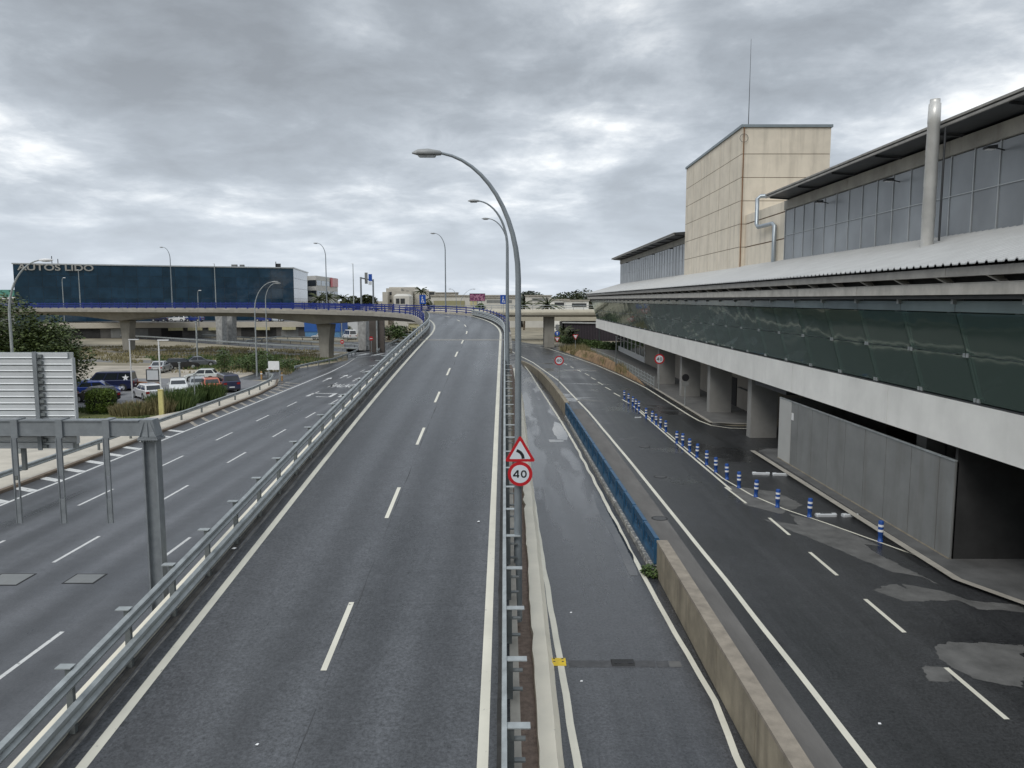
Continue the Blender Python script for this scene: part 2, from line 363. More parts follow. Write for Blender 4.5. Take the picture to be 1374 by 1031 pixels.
# right-hand roads
rr = MB(); rr.poly([(.9, -30), (.9, 60), (.75, 90), (-1, 118), (-6, 150), (-30, 210), (-24, 214), (0, 178), (9, 152), (13.2, 118), (15.0, 95), (15.0, 58), (16.5, 57), (19.4, 56.5), (44, 56), (44, -30)], .004)
right_road = struct(rr, 'right_road', A_RIGHT)
ln = MB(); ln.poly([(1.05, -30), (1.05, 60), (.85, 90), (-.6, 118), (1.2, 121), (2.6, 108), (3.6, 90), (4.3, 64), (4.9, 50), (4.9, -30)], .008)
lane_road = struct(ln, 'slip_lane', A_LANE)
mk = MB()
strip(mk, wobbly([(1.36, 5), (1.33, 15), (1.24, 20), (1.06, 30), (.92, 48), (.75, 70), (.3, 90)], .6, .035, 3), .17, .013)
strip(mk, wobbly([(4.63, 5), (4.64, 15), (4.78, 17.2), (4.62, 20.9), (4.5, 25.3), (4.4, 33), (4.28, 40), (4.1, 50), (3.75, 61), (3.0, 80), (2.3, 100), (1.6, 114)], .6, .05, 9), .15, .013)
mk.build('road_markings', PAINT, lane_road)
mk = MB()
strip(mk, wobbly([(7.35, 0), (7.28, 14.6), (7.21, 25), (7.05, 35), (6.91, 44), (6.47, 64), (5.4, 90), (3.2, 115), (0, 140), (-6, 160)], 1.2, .02), .17, .009)
dashes(mk, 11.15, 16.4, 4.55, 2.45, 4, .13); strip(mk, [(10.88, 34.9), (10.75, 38)], .12, .009)
strip(mk, [(10.9, 37.5), (10.8, 50), (10.8, 67.8)], .13, .009)
strip(mk, [(14.9, 27.7), (13.3, 31.7), (12.3, 33.9), (11.6, 36.4), (11.15, 40), (11.05, 50), (11.0, 66)], .10, .009)
strip(mk, [(17.5, 24.8), (15.9, 26.6), (14.9, 27.7)], .12, .009)
for k in range(9):
    y = 69.5+k*5.2; x = 10.7-max(0, y-72)*.045-max(0, y-95)*.06; strip(mk, [(x, y), (x-.25, y+2.8)], .14, .009)
strip(mk, wobbly([(18, 55.6), (16, 56.0), (15.0, 57.2), (14.6, 59.5), (14.5, 62), (14.35, 82), (13.6, 95), (12.2, 111), (10, 128), (7.2, 148), (2, 165)], 1.5, .02), .17, .009)
mk.build('road_markings', PAINT, right_road)
PATCH = mat('dry_patch', (.115, .113, .108), .7, .35, 1.3, .2, 20)
mk = MB(); strip(mk, [P(776, 537)[:2], P(812, 539)[:2]], [1.4, .2], .009); mk.build('faint_wedge', mat('faint_paint', (.17, .17, .165), .7, .3, 2.), right_road); mk = MB()
def patch(pts, z, seed):
    z += seed*.0003
    pts = [P(*p)[:2] for p in pts]; out = []
    for i, a in enumerate(pts):
        b = pts[(i+1) % len(pts)]; l = math.hypot(b[0]-a[0], b[1]-a[1]); k = max(1, int(l/.08))
        for j in range(k):
            t = j/k; q3 = Vector((a[0]+(b[0]-a[0])*t, a[1]+(b[1]-a[1])*t, seed)); nv = noise.noise(q3*1.8)*.16*math.sin(math.pi*t)+noise.noise(q3*6.)*.07+noise.noise(q3*15.)*.03
            out.append((a[0]+(b[0]-a[0])*t+nv, a[1]+(b[1]-a[1])*t-nv))
    mk.poly(out, z)
patch([(1024, 697), (1140, 717), (1180, 745), (1255, 782), (1287, 795), (1235, 774), (1197, 768), (1100, 728)], .0062, 1)
patch([(1170, 792), (1203, 784), (1248, 806), (1212, 807)], .0062, 2)
patch([(1210, 784), (1262, 793), (1300, 806), (1374, 812), (1374, 822), (1312, 818), (1285, 806), (1240, 806)], .0062, 3)
patch([(1255, 866), (1276, 862), (1374, 866), (1374, 905), (1370, 922), (1310, 912), (1262, 885)], .0062, 4)
patch([(1236, 895), (1268, 895), (1282, 915), (1246, 915)], .0062, 5)
patch([(975, 652), (1040, 660), (1077, 678), (1047, 690), (1000, 678)], .0062, 6)
patch([(1060, 690), (1120, 705), (1180, 733), (1130, 728), (1070, 704)], .0062, 7)
mk.build('dry_patches', PATCH, right_road)
sh = MB(); strip(sh, [(6.05, 0), (6.05, 30), (5.9, 50), (5.6, 66)], [1.25, 1.25, 1.25, 1.1], .0062)
sh.build('worn_shoulder', mat('worn_shoulder', (.135, .128, .12), .8, .2, 1.4, .3, 30, stretch=(1, .25, 1)), right_road)
# ---------------------------------------------------------------- the ramp that becomes the viaduct
def make_path():
    s1, R1, L1, R2, a2, s2, s3, g1, z0 = 76.45, 113.66, 28.68, 20.12, 50.69, 26.62, 156.5, -.0037, .10
    al = .0095; x, y, z, h = -3.9, 0., z0, al; out = []; sm_ = s1+L1; se = sm_+math.radians(a2)*R2; ds = .5; s = 0
    x += 12*math.sin(h); y -= 12*math.cos(h); z -= 12*.0858; s = -12
    while s < 262:
        out.append((x, y, max(z, .0), h)); x -= math.sin(h)*ds; y += math.cos(h)*ds
        gg = .0858 if s < s2 else (g1 if s > s3 else .0858+(g1-.0858)*(s-s2)/(s3-s2)); z += gg*ds
        if s1 <= s < sm_: h += ds/R1
        elif sm_ <= s < se: h += ds/R2
        s += ds
    return out
PATH = make_path()
def S(s):
    i = min(max((s+12)/.5, 0), len(PATH)-1.001); k = int(i); t = i-k; a, b = PATH[k], PATH[k+1]
    return tuple(a[j]+(b[j]-a[j])*t for j in range(4))
def SP(s, off, dz=0.):
    x, y, z, h = S(s); return (x+off*math.cos(h), y+off*math.sin(h), z+dz)
def frange(a, b, st):
    n = max(1, int(round((b-a)/st))); return [a+(b-a)*i/n for i in range(n+1)]
def sweep(mb, s0, s1, st, prof, closed=True, smooth=False):
    rs = []
    for s in frange(s0, s1, st):
        pr = prof(s) if callable(prof) else prof; rs.append([SP(s, o, d) for o, d in pr])
    return mb.rings(rs, closed, smooth)
rm = MB(); rs = [[SP(s, -4.35, .03), SP(s, 4.0, .03)] for s in frange(-12, 262, 1.)]
v = [q for r in rs for q in r]; rm.add(v, [(2*i, 2*i+1, 2*i+3, 2*i+2) for i in range(len(rs)-1)])
ramp_road = struct(rm, 'ramp_road', A_RAMP)
mk = MB()
for off, a, b in ((-3.55, -12, 200), (3.5, -12, 200)):
    rs = [[SP(s, off-.1, .036), SP(s, off+.1, .036)] for s in frange(a, b, 1.)]
    mk.add([q for r in rs for q in r], [(2*i, 2*i+1, 2*i+3, 2*i+2) for i in range(len(rs)-1)])
s = 6.8
while s < 150:
    rs = [[SP(t, -.065, .036), SP(t, .065, .036)] for t in frange(s, s+3.1, 1.)]
    mk.add([q for r in rs for q in r], [(2*i, 2*i+1, 2*i+3, 2*i+2) for i in range(len(rs)-1)]); s += 8.95
mk.build('road_markings', PAINT, ramp_road)
for off, wd, mm_, nm in ((.16, .008, mat('seam_dark', (.045, .046, .048), .6), 'paving_seam'), (-3.98, .05, mat('grit_pale', (.16, .155, .145), .8, .5, 4.), 'grit_line'), (-4.14, .16, mat('gutter_dark', (.035, .034, .032), .8, .4, 4.), 'gutter_dirt'), (3.8, .12, mat('gutter_dark', None), 'gutter_dirt')):
    mm2 = MB(); rs = [[SP(s, off-wd/2+.03*noise.noise(Vector((s*.9, off, 0))), .0335+.0005*(off > 0)), SP(s, off+wd/2+.05*noise.noise(Vector((s*.7, off, 5))), .0335+.0005*(off > 0))] for s in frange(-12, 120, .5)]
    mm2.add([q for r in rs for q in r], [(2*i, 2*i+1, 2*i+3, 2*i+2) for i in range(len(rs)-1)]); mm2.build(nm, mm_, ramp_road)
mk = MB(); mk.add([SP(72.3, -4.1, .037), SP(72.3, 3.9, .037), SP(72.75, 3.9, .037), SP(72.75, -4.1, .037)], [(0, 1, 2, 3)])
mk.build('expansion_joint', CONC, ramp_road)
via = thing('viaduct', 'curved concrete viaduct carrying the ramp road on flared pillars to the left', 'viaduct')
b = MB(); sweep(b, -12, 66, 2, lambda s: [(-4.62, .02), (-4.62, -max(S(s)[2], .05)-.2), (4.2, -max(S(s)[2], .05)-.2), (4.2, .02)])
b.build('retaining_wall', CONC, via)
pil_s = [90, 134.5, 180, 225]
def girder(s):
    d = min(abs(s-p) for p in pil_s); dp = .85+1.0*max(0, 1-d/15)**1.6
    return [(-4.95, .0), (-4.95, -.42), (-3.0, -.6), (-2.3, -dp-.25), (2.3, -dp-.25), (3.0, -.6), (4.55, -.42), (4.55, .0)]
b = MB(); sweep(b, 66.02, 262, 1.5, girder); b.build('deck', CONC_V, via)
def pillar_mesh(zt, d, base=1.75, top=2.9, th=1.3):
    mb = MB(); rs = []
    for k in range(9):
        t = k/8; wd = base+(top-base)*t**2.2; z = zt*t
        rs.append([(-th/2, -wd/2, z), (-th/2-.0, -wd/2+.0, z), (th/2, -wd/2, z), (th/2+.12, -wd/5, z), (th/2+.12, wd/5, z), (th/2, wd/2, z), (-th/2, wd/2, z), (-th/2-.12, wd/5, z), (-th/2-.12, -wd/5, z)])
    for r in rs: del r[1]
    return mb.rings(rs)
for p in pil_s:
    x, y, z, h = S(p); o = pillar_mesh(z-2.05, h).build('pillar', CONC_V, via, (x, y, 0)); o.rotation_euler = (0, 0, h)
b = MB()
for off in (-4.95, 4.15): sweep(b, 80 if off < 0 else 76, 262, 1.2, [(off, .0), (off, .24), (off+.4, .24), (off+.4, .0)])
b.build('parapet_kerb', CONC, via)
cp_ = MB(); sweep(cp_, -12, 80, 1, lambda s: [(-4.56, .025), (-4.56, .34), (-4.34, .34), (-4.30, .025)])
cp_.build('painted_kerb', KERBP, via)
# blue railing on both edges
def blue_rail(off, s0, s1, label):
    r = thing('blue_railing', label, 'railing', group='blue railings of the viaduct')
    for zt, hh, w2 in ((1.16, .15, .09), (.82, .14, .05), (.50, .12, .04)):
        mb = MB(); sweep(mb, s0, s1, 1., [(off-w2/2, zt), (off+w2/2, zt), (off+w2/2, zt-hh), (off-w2/2, zt-hh)])
        mb.build('rail', BLUE, r)
    posts = MB(); s = s0+.5; k = 0; extra = MB(); one = None
    while s < s1:
        x, y, z, h = S(s)
        if one is None:
            m_ = MB(); m_.rings([[(-.07, -.12, 0), (.07, -.12, 0), (.07, .12, 0), (-.07, .12, 0)], [(-.05, -.06, .6), (.05, -.06, .6), (.05, .06, .6), (-.05, .06, .6)], [(-.05, -.04, 1.06), (.05, -.04, 1.06), (.05, .04, 1.06), (-.05, .04, 1.06)]]); one = m_
        q = SP(s, off, .24)
        if k == 0: pm = one.build('post', BLUE, r, q); o = pm
        else: o = pm.copy(); C.objects.link(o); o.location = q
        o.rotation_euler = (0, 0, h+math.pi/2*0); s += 2.3; k += 1
    return r
blue_rail(-4.72, 86, 258, 'blue railing on the inner edge of the curve, nearest the camera')
blue_rail(4.36, 78, 258, 'blue railing round the outer edge of the curve')
WPROF = [(.0, -.155), (.075, -.12), (.085, -.07), (.02, -.02), (.02, .02), (.085, .07), (.075, .12), (0, .155), (-.012, .155), (-.012, -.155)]
def guard_on_ramp(off, sgn, s0, s1, label, step, tall, hs, first, deep):
    r = thing('guard_rail', label, 'guard rail', group='steel guard rails')
    for i, hgt in enumerate(hs):
        mb = MB(); sweep(mb, s0, s1, 1., [(off+sgn*o, hgt+d*(1.25 if i == 1 else 1)) for o, d in WPROF]); mb.build('beam', GALV, r)
    m_ = MB(); a, bb = sorted((-sgn*.02, -sgn*.14))
    m_.box(a, bb, -.05, .05, -.15, tall-.02); 
    a2, b2 = sorted((-sgn*.01, -sgn*deep))
    for hh in hs: m_.box(a2*.8, b2*.8, -.06, .06, hh-.14, hh-.11)
    pm = None; s = first
    while s < s1-.5:
        q = SP(s, off, 0)
        if pm is None: pm = m_.build('post', GALV_D, r, q); o = pm; pc = MB().box(a2, b2, -.10, .10, tall-.02, tall).build('post_cap', GALV, o)  # post darker than its cap: the shadow below is put into its colour
        else: o = pm.copy(); C.objects.link(o); o.location = q; c2 = pc.copy(); C.objects.link(c2); c2.parent = o
        o.rotation_euler = (0, 0, S(s)[3]); s += step
    return r
guard_on_ramp(-4.14, 1, -12, 99, 'two-tier steel guard rail along the left edge of the ramp', 2.24, 1.34, (1.14, .47), 4.75, .30)
guard_on_ramp(3.92, -1, -12, 108, 'two-tier steel guard rail along the right edge of the ramp', 2.13, .86, (.74, .34), 4.1, .42)
# kerb and dirt beside the ramp, low walls
kb = MB(); kk = [(.42, -20), (.42, 70), (.3, 92), (-.5, 112)]
strip(kb, kk, .75, .02); kb.build('dirt_strip', BRICKG, None, kind='structure')
k2 = MB(); rs = []
for i in range(0, 240):
    y = -15+i*.5; x = .93+.03*noise.noise(Vector((y*.5, 0, 4))); xl = .54+.09*noise.noise(Vector((y*1.1, 3, 0)))+.03*noise.noise(Vector((y*5, 3, 0)))
    x -= max(0, y-70)*.012; xl -= max(0, y-70)*.012
    rs.append([(xl, y, .03), (xl+.02, y, .17), (x, y, .17), (x+.14, y, .02)])
k2.rings(rs, False); k2.build('painted_kerb', KERBP, None, label='cream painted kerb between the ramp wall and the slip lane', category='kerb')
lw = thing('concrete_wall', 'stained concrete dividing wall with thick flat top, nearest part at lower right', 'wall')
lw2 = MB(); n = 0
y = -12.
while y < 25.3:
    y1 = min(y+2.95, 25.5); lw2.box(4.95, 5.27, y, y1, 0, 1.16); y = y1+.03
lw2.build('wall_body', CONC_D, lw)
lw3 = MB(); lw3.rings([[(4.93, yy_, 1.165), (5.30, yy_, 1.165), (5.30, yy_, 1.25), (4.93, yy_, 1.25)] for yy_ in (-12, 25.5)]); lw3.build('wall_cap', mat('wall_cap', (.27, .235, .19), .9, .25, 2.5, .5, 25), lw)
fw = thing('concrete_wall', 'curved concrete wall that sinks to nothing beyond the blue barriers', 'wall')
m_ = MB(); rs = []
for i in range(25):
    t = i/24; y = 61.5+t*54; x = 4.28-t*1.0-t*t*2.0; hgt = 1.15*(1-t**3*.75)
    rs.append([(x, y, 0), (x, y, hgt), (x+.35, y, hgt), (x+.35, y, 0)])
m_.rings(rs); m_.build('wall_body', CONC_D, fw)
# low kerb and plastic barriers
kb = MB(); rs = []
for i in range(60):
    y = 25.5+i*.6; x = 4.93-i*.0105; rs.append([(x-.12, y, 0), (x-.10+.02*noise.noise(Vector((y*2, 0, 0))), y, .2), (x+.3, y, .2), (x+.3, y, 0)])
kb.rings(rs); kb.build('barrier_kerb', paint('chipped_kerb', (.62, .6, .54), .5), None, label='chipped white kerb carrying the row of blue barriers', category='kerb')
bar = None
nb = 16
for i in range(nb):
    y = 27.1+i*2.22; x = 5.03-i*.041; ang = .018
    lab = 'blue plastic barrier, ' + ('nearest of its row beside the wall end' if i == 0 else 'at the far end of its row' if i == nb-1 else '%s from the near end of its row' % ['', 'second', 'third', 'fourth', 'fifth', 'sixth', 'seventh', 'eighth', 'ninth', 'tenth', 'eleventh', 'twelfth', 'thirteenth', 'fourteenth', 'fifteenth'][i])
    if bar is None:
        bar = thing('plastic_barrier', lab, 'barrier', (x, y, .2), ang, 'blue plastic barriers')
        m_ = MB(); hl = 1.06
        m_.rings([[(a, t_, z) for a, z in ((-.09, 0), (-.09, .18), (-.045, .30), (.045, .30), (.09, .18), (.09, 0))] for t_ in (-hl, hl)]); m_.rings([[(a, t_, z) for a, z in ((-.045, .78), (-.07, .84), (-.07, .95), (.07, .95), (.07, .84), (.045, .78))] for t_ in (-hl, hl)])
        yb_ = -hl
        for ye_ in (-.70, -.42, -.14, .14, .42, .70, hl):
            if ye_ in (-.42, .14, .70): m_.box(-.04, .04, yb_, ye_, .30, .42); m_.box(-.04, .04, yb_, ye_, .66, .78)
            else: m_.box(-.04, .04, yb_, ye_, .30, .78)
            yb_ = ye_
        m_.box(-.1, .1, -1.09, -1.0, .05, .90); m_.box(-.1, .1, 1.0, 1.09, .05, .90)
        m_.build('barrier_body', BLUEB, bar)
        for yy_ in (-.90, -.28, .28, .88):
            m_ = MB(); m_.box(-.046, .046, yy_-.07, yy_+.07, .44, .64); m_.build('recess_shade', mat('recess_shade_blue', (.008, .03, .07), .6), bar)  # raised darker blue blocks: the shade of recesses put into colour
    else: dup(bar, (x, y, .2), ang, lab)
# speed cushions
q = P(749, 889, .0); r = thing('speed_bump_end', 'yellow rubber speed bump end piece on the slip lane line', 'speed bump', (1.2, q[1], .013))
m_ = MB(); m_.rings([[(a, -.22, 0), (a, -.12, .05), (a, .12, .05), (a, .22, 0)] for a in (-.24, .20)]); m_.build('wedge', YEL, r)
m_ = MB(); [m_.box(a-.025, a+.025, b_-.025, b_+.025, .045, .053) for a in (-.1, .12) for b_ in (-.08, .08)]; m_.build('bolt', BLACK, r)
q = P(836, 890, 0); r = thing('speed_bump_segment', 'black rubber speed bump piece in the middle of the slip lane', 'speed bump', (q[0], q[1], .01))
m_ = MB(); m_.rings([[(a, -.2, 0), (a, -.1, .05), (a, .1, .05), (a, .2, 0)] for a in (-.3, .28)]); m_.build('wedge', RUBBER, r)
m_ = MB(); [m_.box(a-.03, a+.03, -.12, -.06, .045, .052) for a in (-.2, -.1, .15, .22)]; m_.build('bolt', BLACK, r)
m_ = MB(); m_.poly([P(*p)[:2] for p in ((880, 888), (896, 887), (898, 896), (882, 896))], .012); m_.poly([P(*p)[:2] for p in ((762, 887), (878, 887), (880, 896), (764, 896))], .0115)
m_.build('repair_scar', mat('scar', (.06, .06, .062), .6, .3, 5.), lane_road)
m_ = MB(); m_.poly([P(*p)[:2] for p in ((897, 888), (912, 888), (916, 896), (899, 896))], .0125); m_.build('repair_patch', PATCH, lane_road)
def puddle(name, pts, par):
    m_ = MB(); pp = [P(*p)[:2] for p in pts]; out = []
    for i, a in enumerate(pp):
        b_ = pp[(i+1) % len(pp)]
        for j in range(6): t = j/6; nv = .07*noise.noise(Vector((a[0]*3+t*4, a[1], 2.))); out.append((a[0]+(b_[0]-a[0])*t+nv, a[1]+(b_[1]-a[1])*t+nv))
    m_.poly(out, .0145); return m_.build(name, WATER, None, kind='structure')
WATER = glass('wet_film', (.03, .032, .035), .03, .02, 3., .5)
puddle('puddle', [(795, 660), (806, 672), (825, 700), (848, 745), (857, 773), (846, 773), (822, 722), (803, 685)], None)
puddle('puddle', [(744, 566), (752, 569), (762, 583), (761, 591), (748, 590), (741, 578)], None)
puddle('puddle', [(736, 590), (757, 591), (755, 594), (738, 594)], None)
# weed at the wall end
def leaf_mb(n, cx, cy, cz, rx, ry, rz, size, seed, flat=0., shell=.0):
    rn = random.Random(seed); mb = MB()
    for i in range(n):
        while True:
            a, b_, c_ = rn.uniform(-1, 1), rn.uniform(-1, 1), rn.uniform(-1, 1); d = a*a+b_*b_+c_*c_
            if shell*shell < d < 1: break
        x, y, z = cx+a*rx, cy+b_*ry, cz+c_*rz; s_ = size*rn.uniform(.6, 1.3)
        th, ph = rn.uniform(0, 6.28), rn.uniform(-1, 1)
        u1 = Vector((math.cos(th), math.sin(th), ph*.7)).normalized()*s_; u2 = u1.cross(Vector((rn.uniform(-1, 1), rn.uniform(-1, 1), 1))).normalized()*s_*.55
        p = Vector((x, y, z)); mb.add([p-u1, p+u2, p+u1, p-u2], [(0, 1, 2, 3)])
    return mb
def foliage(name, a, b_, sc=.7):
    m = bpy.data.materials.new(name); m.use_nodes = True; t = m.node_tree; bs = t.nodes["Principled BSDF"]
    ge = t.nodes.new("ShaderNodeNewGeometry"); tc = t.nodes.new("ShaderNodeTexCoord")
    n = noise_n(t, tc.outputs['Object'], sc, 3, .6)
    f = math_n(t, 'ADD', math_n(t, 'MULTIPLY', ge.outputs['Random Per Island'], .6), math_n(t, 'MULTIPLY', n, .5))
    t.links.new(ramp_n(t, f, [(.15, a), (.55, tuple((i+j)/2 for i, j in zip(a, b_))), (.95, b_)]), bs.inputs['Base Color'])
    bs.inputs['Roughness'].default_value = .6; bs.inputs['Specular IOR Level'].default_value = .35
    MATS[name] = m; return m
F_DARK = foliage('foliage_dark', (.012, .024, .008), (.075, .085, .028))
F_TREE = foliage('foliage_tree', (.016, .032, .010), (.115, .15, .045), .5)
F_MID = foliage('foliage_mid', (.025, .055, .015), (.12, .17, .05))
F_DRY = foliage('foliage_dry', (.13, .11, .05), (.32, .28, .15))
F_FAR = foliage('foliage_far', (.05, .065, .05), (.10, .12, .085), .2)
F_HEDGE = foliage('foliage_hedge', (.04, .075, .012), (.16, .22, .04), 1.2)
BARK = mat('bark', (.10, .075, .05), .9, .3, 4., .5, 20)
m_ = leaf_mb(420, 0, 0, .12, .35, .5, .2, .07, 5); m_.build('weed', F_MID, None, (4.78, 25.6, 0), label='green weed tuft at the foot of the concrete wall end', category='weed')
# ================================================================ terminal building
TB = thing('terminal_building', 'long airport terminal with slanted green glass, white beam and pale sheet roof', 'building')
Y0, Y1 = -12., 143.
b = MB(); y = Y0
while y < Y1: y1 = min(y+10.9, Y1); b.box(15.55, 16.0, y+.015, y1-.015, 4.28, 5.88); y = y1
b.build('white_beam', WHITEC, TB)
MB().box(15.60, 15.9, Y0, Y1, 5.86, 5.93).build('glazing_sill', DARK, TB)
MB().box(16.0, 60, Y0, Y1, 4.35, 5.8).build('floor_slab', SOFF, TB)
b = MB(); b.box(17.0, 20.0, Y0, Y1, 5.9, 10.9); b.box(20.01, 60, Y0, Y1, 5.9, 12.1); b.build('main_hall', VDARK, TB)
# slanted glass, two rows of panes
pitch = 3.62; zs = ((5.95, 15.68), (7.55, 15.20), (8.98, 14.75))
k = 0; y = 11.2-pitch*4
fins = MB(); clips = []
while y < Y1-.5:
    y1 = min(y+pitch, Y1)
    for r_ in (0, 1):
        (za, xa), (zb, xb) = zs[r_], zs[r_+1]; e = .018; j = random.uniform(-.012, .012); j2 = random.uniform(-.012, .012)
        MB().add([(xa+.003, y+e, za+e), (xa+.003, y1-e, za+e), (xb+j, y1-e, zb-e), (xb+j2, y+e, zb-e), (xa+.04, y+e, za+e), (xa+.04, y1-e, za+e), (xb+.04, y1-e, zb-e), (xb+.04, y+e, zb-e)],
             [(1, 0, 3, 2), (4, 5, 6, 7), (0, 1, 5, 4), (1, 2, 6, 5), (2, 3, 7, 6), (3, 0, 4, 7)]).build('glass_panel', G_PANE, TB)
    MB().add([(14.72, y+.02, 9.0), (14.72, y1-.02, 9.0), (14.72, y1-.02, 9.36), (14.72, y+.02, 9.36)], [(1, 0, 3, 2)]).build('clerestory_pane', G_STRIP, TB)
    fins.box(14.60, 14.95, y-.07, y+.07, 9.26, 9.44)
    for zc_, xc_ in ((7.55, 15.20), (6.02, 15.66)): fins.box(xc_-.035, xc_+.03, y-.16, y-.03, zc_-.07, zc_+.07); fins.box(xc_-.035, xc_+.03, y+.03, y+.16, zc_-.07, zc_+.07)
    y = y1; k += 1
fins.build('glazing_clamps', GALV, TB)
b = MB(); b.add([(16.5, Y0, 5.93), (15.75, Y0, 9.0), (15.75, Y0, 9.4), (17, Y0, 9.4), (17, Y0, 5.93), (16.5, Y1, 5.93), (15.75, Y1, 9.0), (15.75, Y1, 9.4), (17, Y1, 9.4), (17, Y1, 5.93)],
      [(0, 1, 2, 3, 4), (9, 8, 7, 6, 5), (0, 5, 6, 1), (1, 6, 7, 2), (2, 7, 8, 3), (0, 4, 9, 5)]); b.build('glazing_backing', mat('inner_green_grey', (.10, .11, .10), .8, .4, .5), TB)
y = 11.2-pitch*4+1.2
while y < Y1-1:
    MB().rings([[(15.80, y, 5.95), (15.80, y+.22, 5.95), (16.1, y+.22, 5.95), (16.1, y, 5.95)], [(14.95, y-.55, 8.98), (14.95, y-.33, 8.98), (15.3, y-.33, 8.98), (15.3, y-.55, 8.98)]]).build('glazing_strut', PANELB, TB); y += pitch
MB().box(15.45, 15.6, Y0, Y1, 7.5, 7.62).build('inner_rail', PANELB, TB); MB().box(15.8, 16.0, Y0, Y1, 8.2, 8.4).build('ceiling_beam', WHITEC, TB)
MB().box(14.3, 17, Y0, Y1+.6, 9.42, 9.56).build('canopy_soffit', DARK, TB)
b = MB(); y = Y0
while y < Y1+.6: y1 = min(y+14.5, Y1+.7); b.box(14.02, 14.28, y+.02, y1-.02, 9.56, 9.90); b.box(14.02, 14.32, y+.02, y1-.02, 9.905, 9.93); y = y1
b.build('fascia_beam', BEIGE, TB)
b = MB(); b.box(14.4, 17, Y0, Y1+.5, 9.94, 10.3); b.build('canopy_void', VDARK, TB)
y = Y0+1.3
while y < Y1+.5: b = MB(); b.add([(14.05, y, 9.93), (14.05, y+.12, 9.93), (13.85, y+.42, 10.12), (13.85, y+.3, 10.12), (14.3, y, 9.93), (14.3, y+.12, 9.93), (14.3, y+.42, 10.12), (14.3, y+.3, 10.12)], [(0, 3, 2, 1), (4, 5, 6, 7), (0, 1, 5, 4), (1, 2, 6, 5), (2, 3, 7, 6), (3, 0, 4, 7)]).build('canopy_bracket', BEIGE, TB); y += 2.75
b = MB(); y = Y0
while y < Y1+.6: y1 = min(y+9.2, Y1+.9); b.box(13.84, 14.4, y+.012, y1-.012, 10.12, 10.40); y = y1
b.build('roof_edge', EDGE, TB)
# corrugated lower roof: real ribs
xs0, zs0, xs1, zs1 = 13.72, 10.50, 20.0, 12.27
prof = []; y = Y0
while y < Y1+.8:
    prof += [(y, 0), (y+.22, 0), (y+.26, .06), (y+.34, .06), (y+.38, 0)]; y += .45
pt = [(xs0, yy_, zs0+h_) for yy_, h_ in prof]; pu = [(xs1, yy_, zs1+h_) for yy_, h_ in prof]; pl = [(xs0, yy_, zs0-.035+h_) for yy_, h_ in prof]
n = len(prof); b = MB(); b.add(pt+pu+pl, [(i, n+i, n+i+1, i+1) for i in range(n-1)]+[(2*n+i, i, i+1, 2*n+i+1) for i in range(n-1)])
rf = b.build('lower_roof', ROOFW, TB)
b = MB(); y = Y0+.45*1
while y < Y1: b.add([(xs0+.02, y-.02, zs0+.006), (xs1-.01, y-.02, zs1+.006), (xs1-.01, y+.05, zs1+.006), (xs0+.02, y+.05, zs0+.006)], [(0, 1, 2, 3)]); y += .45
b.build('rib_shade', mat('rib_shade', (.22, .22, .215), .9, .35, 1.5), rf)  # dark strips beside the ribs: rib shading painted in as colour
MB().box(14.4, 20.0, Y1+.3, Y1+.6, 9.9, 10.6).build('roof_end', EDGE, TB)
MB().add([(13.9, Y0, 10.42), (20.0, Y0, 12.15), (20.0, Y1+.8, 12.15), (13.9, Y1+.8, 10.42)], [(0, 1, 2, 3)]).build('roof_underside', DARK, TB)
# upper storey: glass wall, band, overhanging roof
def upper(ya, yb, nm):
    y = yb; w_ = 1.78; gl = []
    i = 0
    while y > ya+.4:
        y2 = max(y-w_, ya)
        for za, zb in ((12.0, 14.05), (14.09, 15.85)):
            gl.append((y2+.05, y-.05, za, zb))
        y = y2
    return gl
for ya, yb in ((2, 57.2), (88.2, Y1)):
    gl = upper(ya, yb, '')
    if ya == 2:
        for g0, g1_, za, zb in gl: MB().box(20.0, 20.06, g0, g1_, za, zb).build('window_pane', G_UP, TB)
    else:
        mb = MB(); [mb.box(20.0, 20.06, *q) for q in gl]; mb.build('far_glazing', G_UP, TB)
    mb = MB(); y = yb
    while y > ya: mb.box(19.96, 20.08, y-.03, y+.03, 12.0, 15.9); y -= 1.78
    mb.box(19.95, 20.07, ya, yb, 14.05, 14.09); mb.build('mullions', mat('mullion_grey', (.40, .42, .43), .5, .1, 2., metal=.2), TB)
    mb = MB(); y = yb
    while y > ya: mb.box(19.85, 20.3, max(y-5.34, ya)+.012, y-.012, 15.9, 16.55); y -= 5.34
    mb.build('concrete_band', CONCB, TB)
    MB().box(20.09, 60, ya-14, yb, 12.0, 16.6).build('upper_hall', DARK, TB)
    ye = yb-.6 if ya == 2 else yb
    mb = MB(); mb.rings([[(18.35, t, 16.74), (18.35, t, 16.96), (60, t, 20.0), (60, t, 17.4), (20.4, t, 16.66)] for t in (ya-(14 if ya == 2 else 0), ye)]); mb.build('upper_roof', DARK, TB)
    mb = MB(); [mb.rings([[(18.27, t, z_), (18.27, t, z_+.10), (18.36, t, z_+.13), (18.36, t, z_)] for t in (ya-(14 if ya == 2 else 0), ye+.05)]) for z_ in (16.68, 16.86)]; mb.build('eave_gutter', EDGE, TB)
    y = yb-1
    while y > ya: MB().add([(18.5, y, 16.72), (18.5, y+.1, 16.72), (20.2, y+.1, 16.62), (20.2, y, 16.62), (18.5, y, 16.62), (18.5, y+.1, 16.62), (20.2, y+.1, 16.5), (20.2, y, 16.5)], [(0, 1, 2, 3), (4, 7, 6, 5), (0, 4, 5, 1), (2, 6, 7, 3), (1, 5, 6, 2), (0, 3, 7, 4)]).build('eave_strut', DARK, TB); y -= 5.34
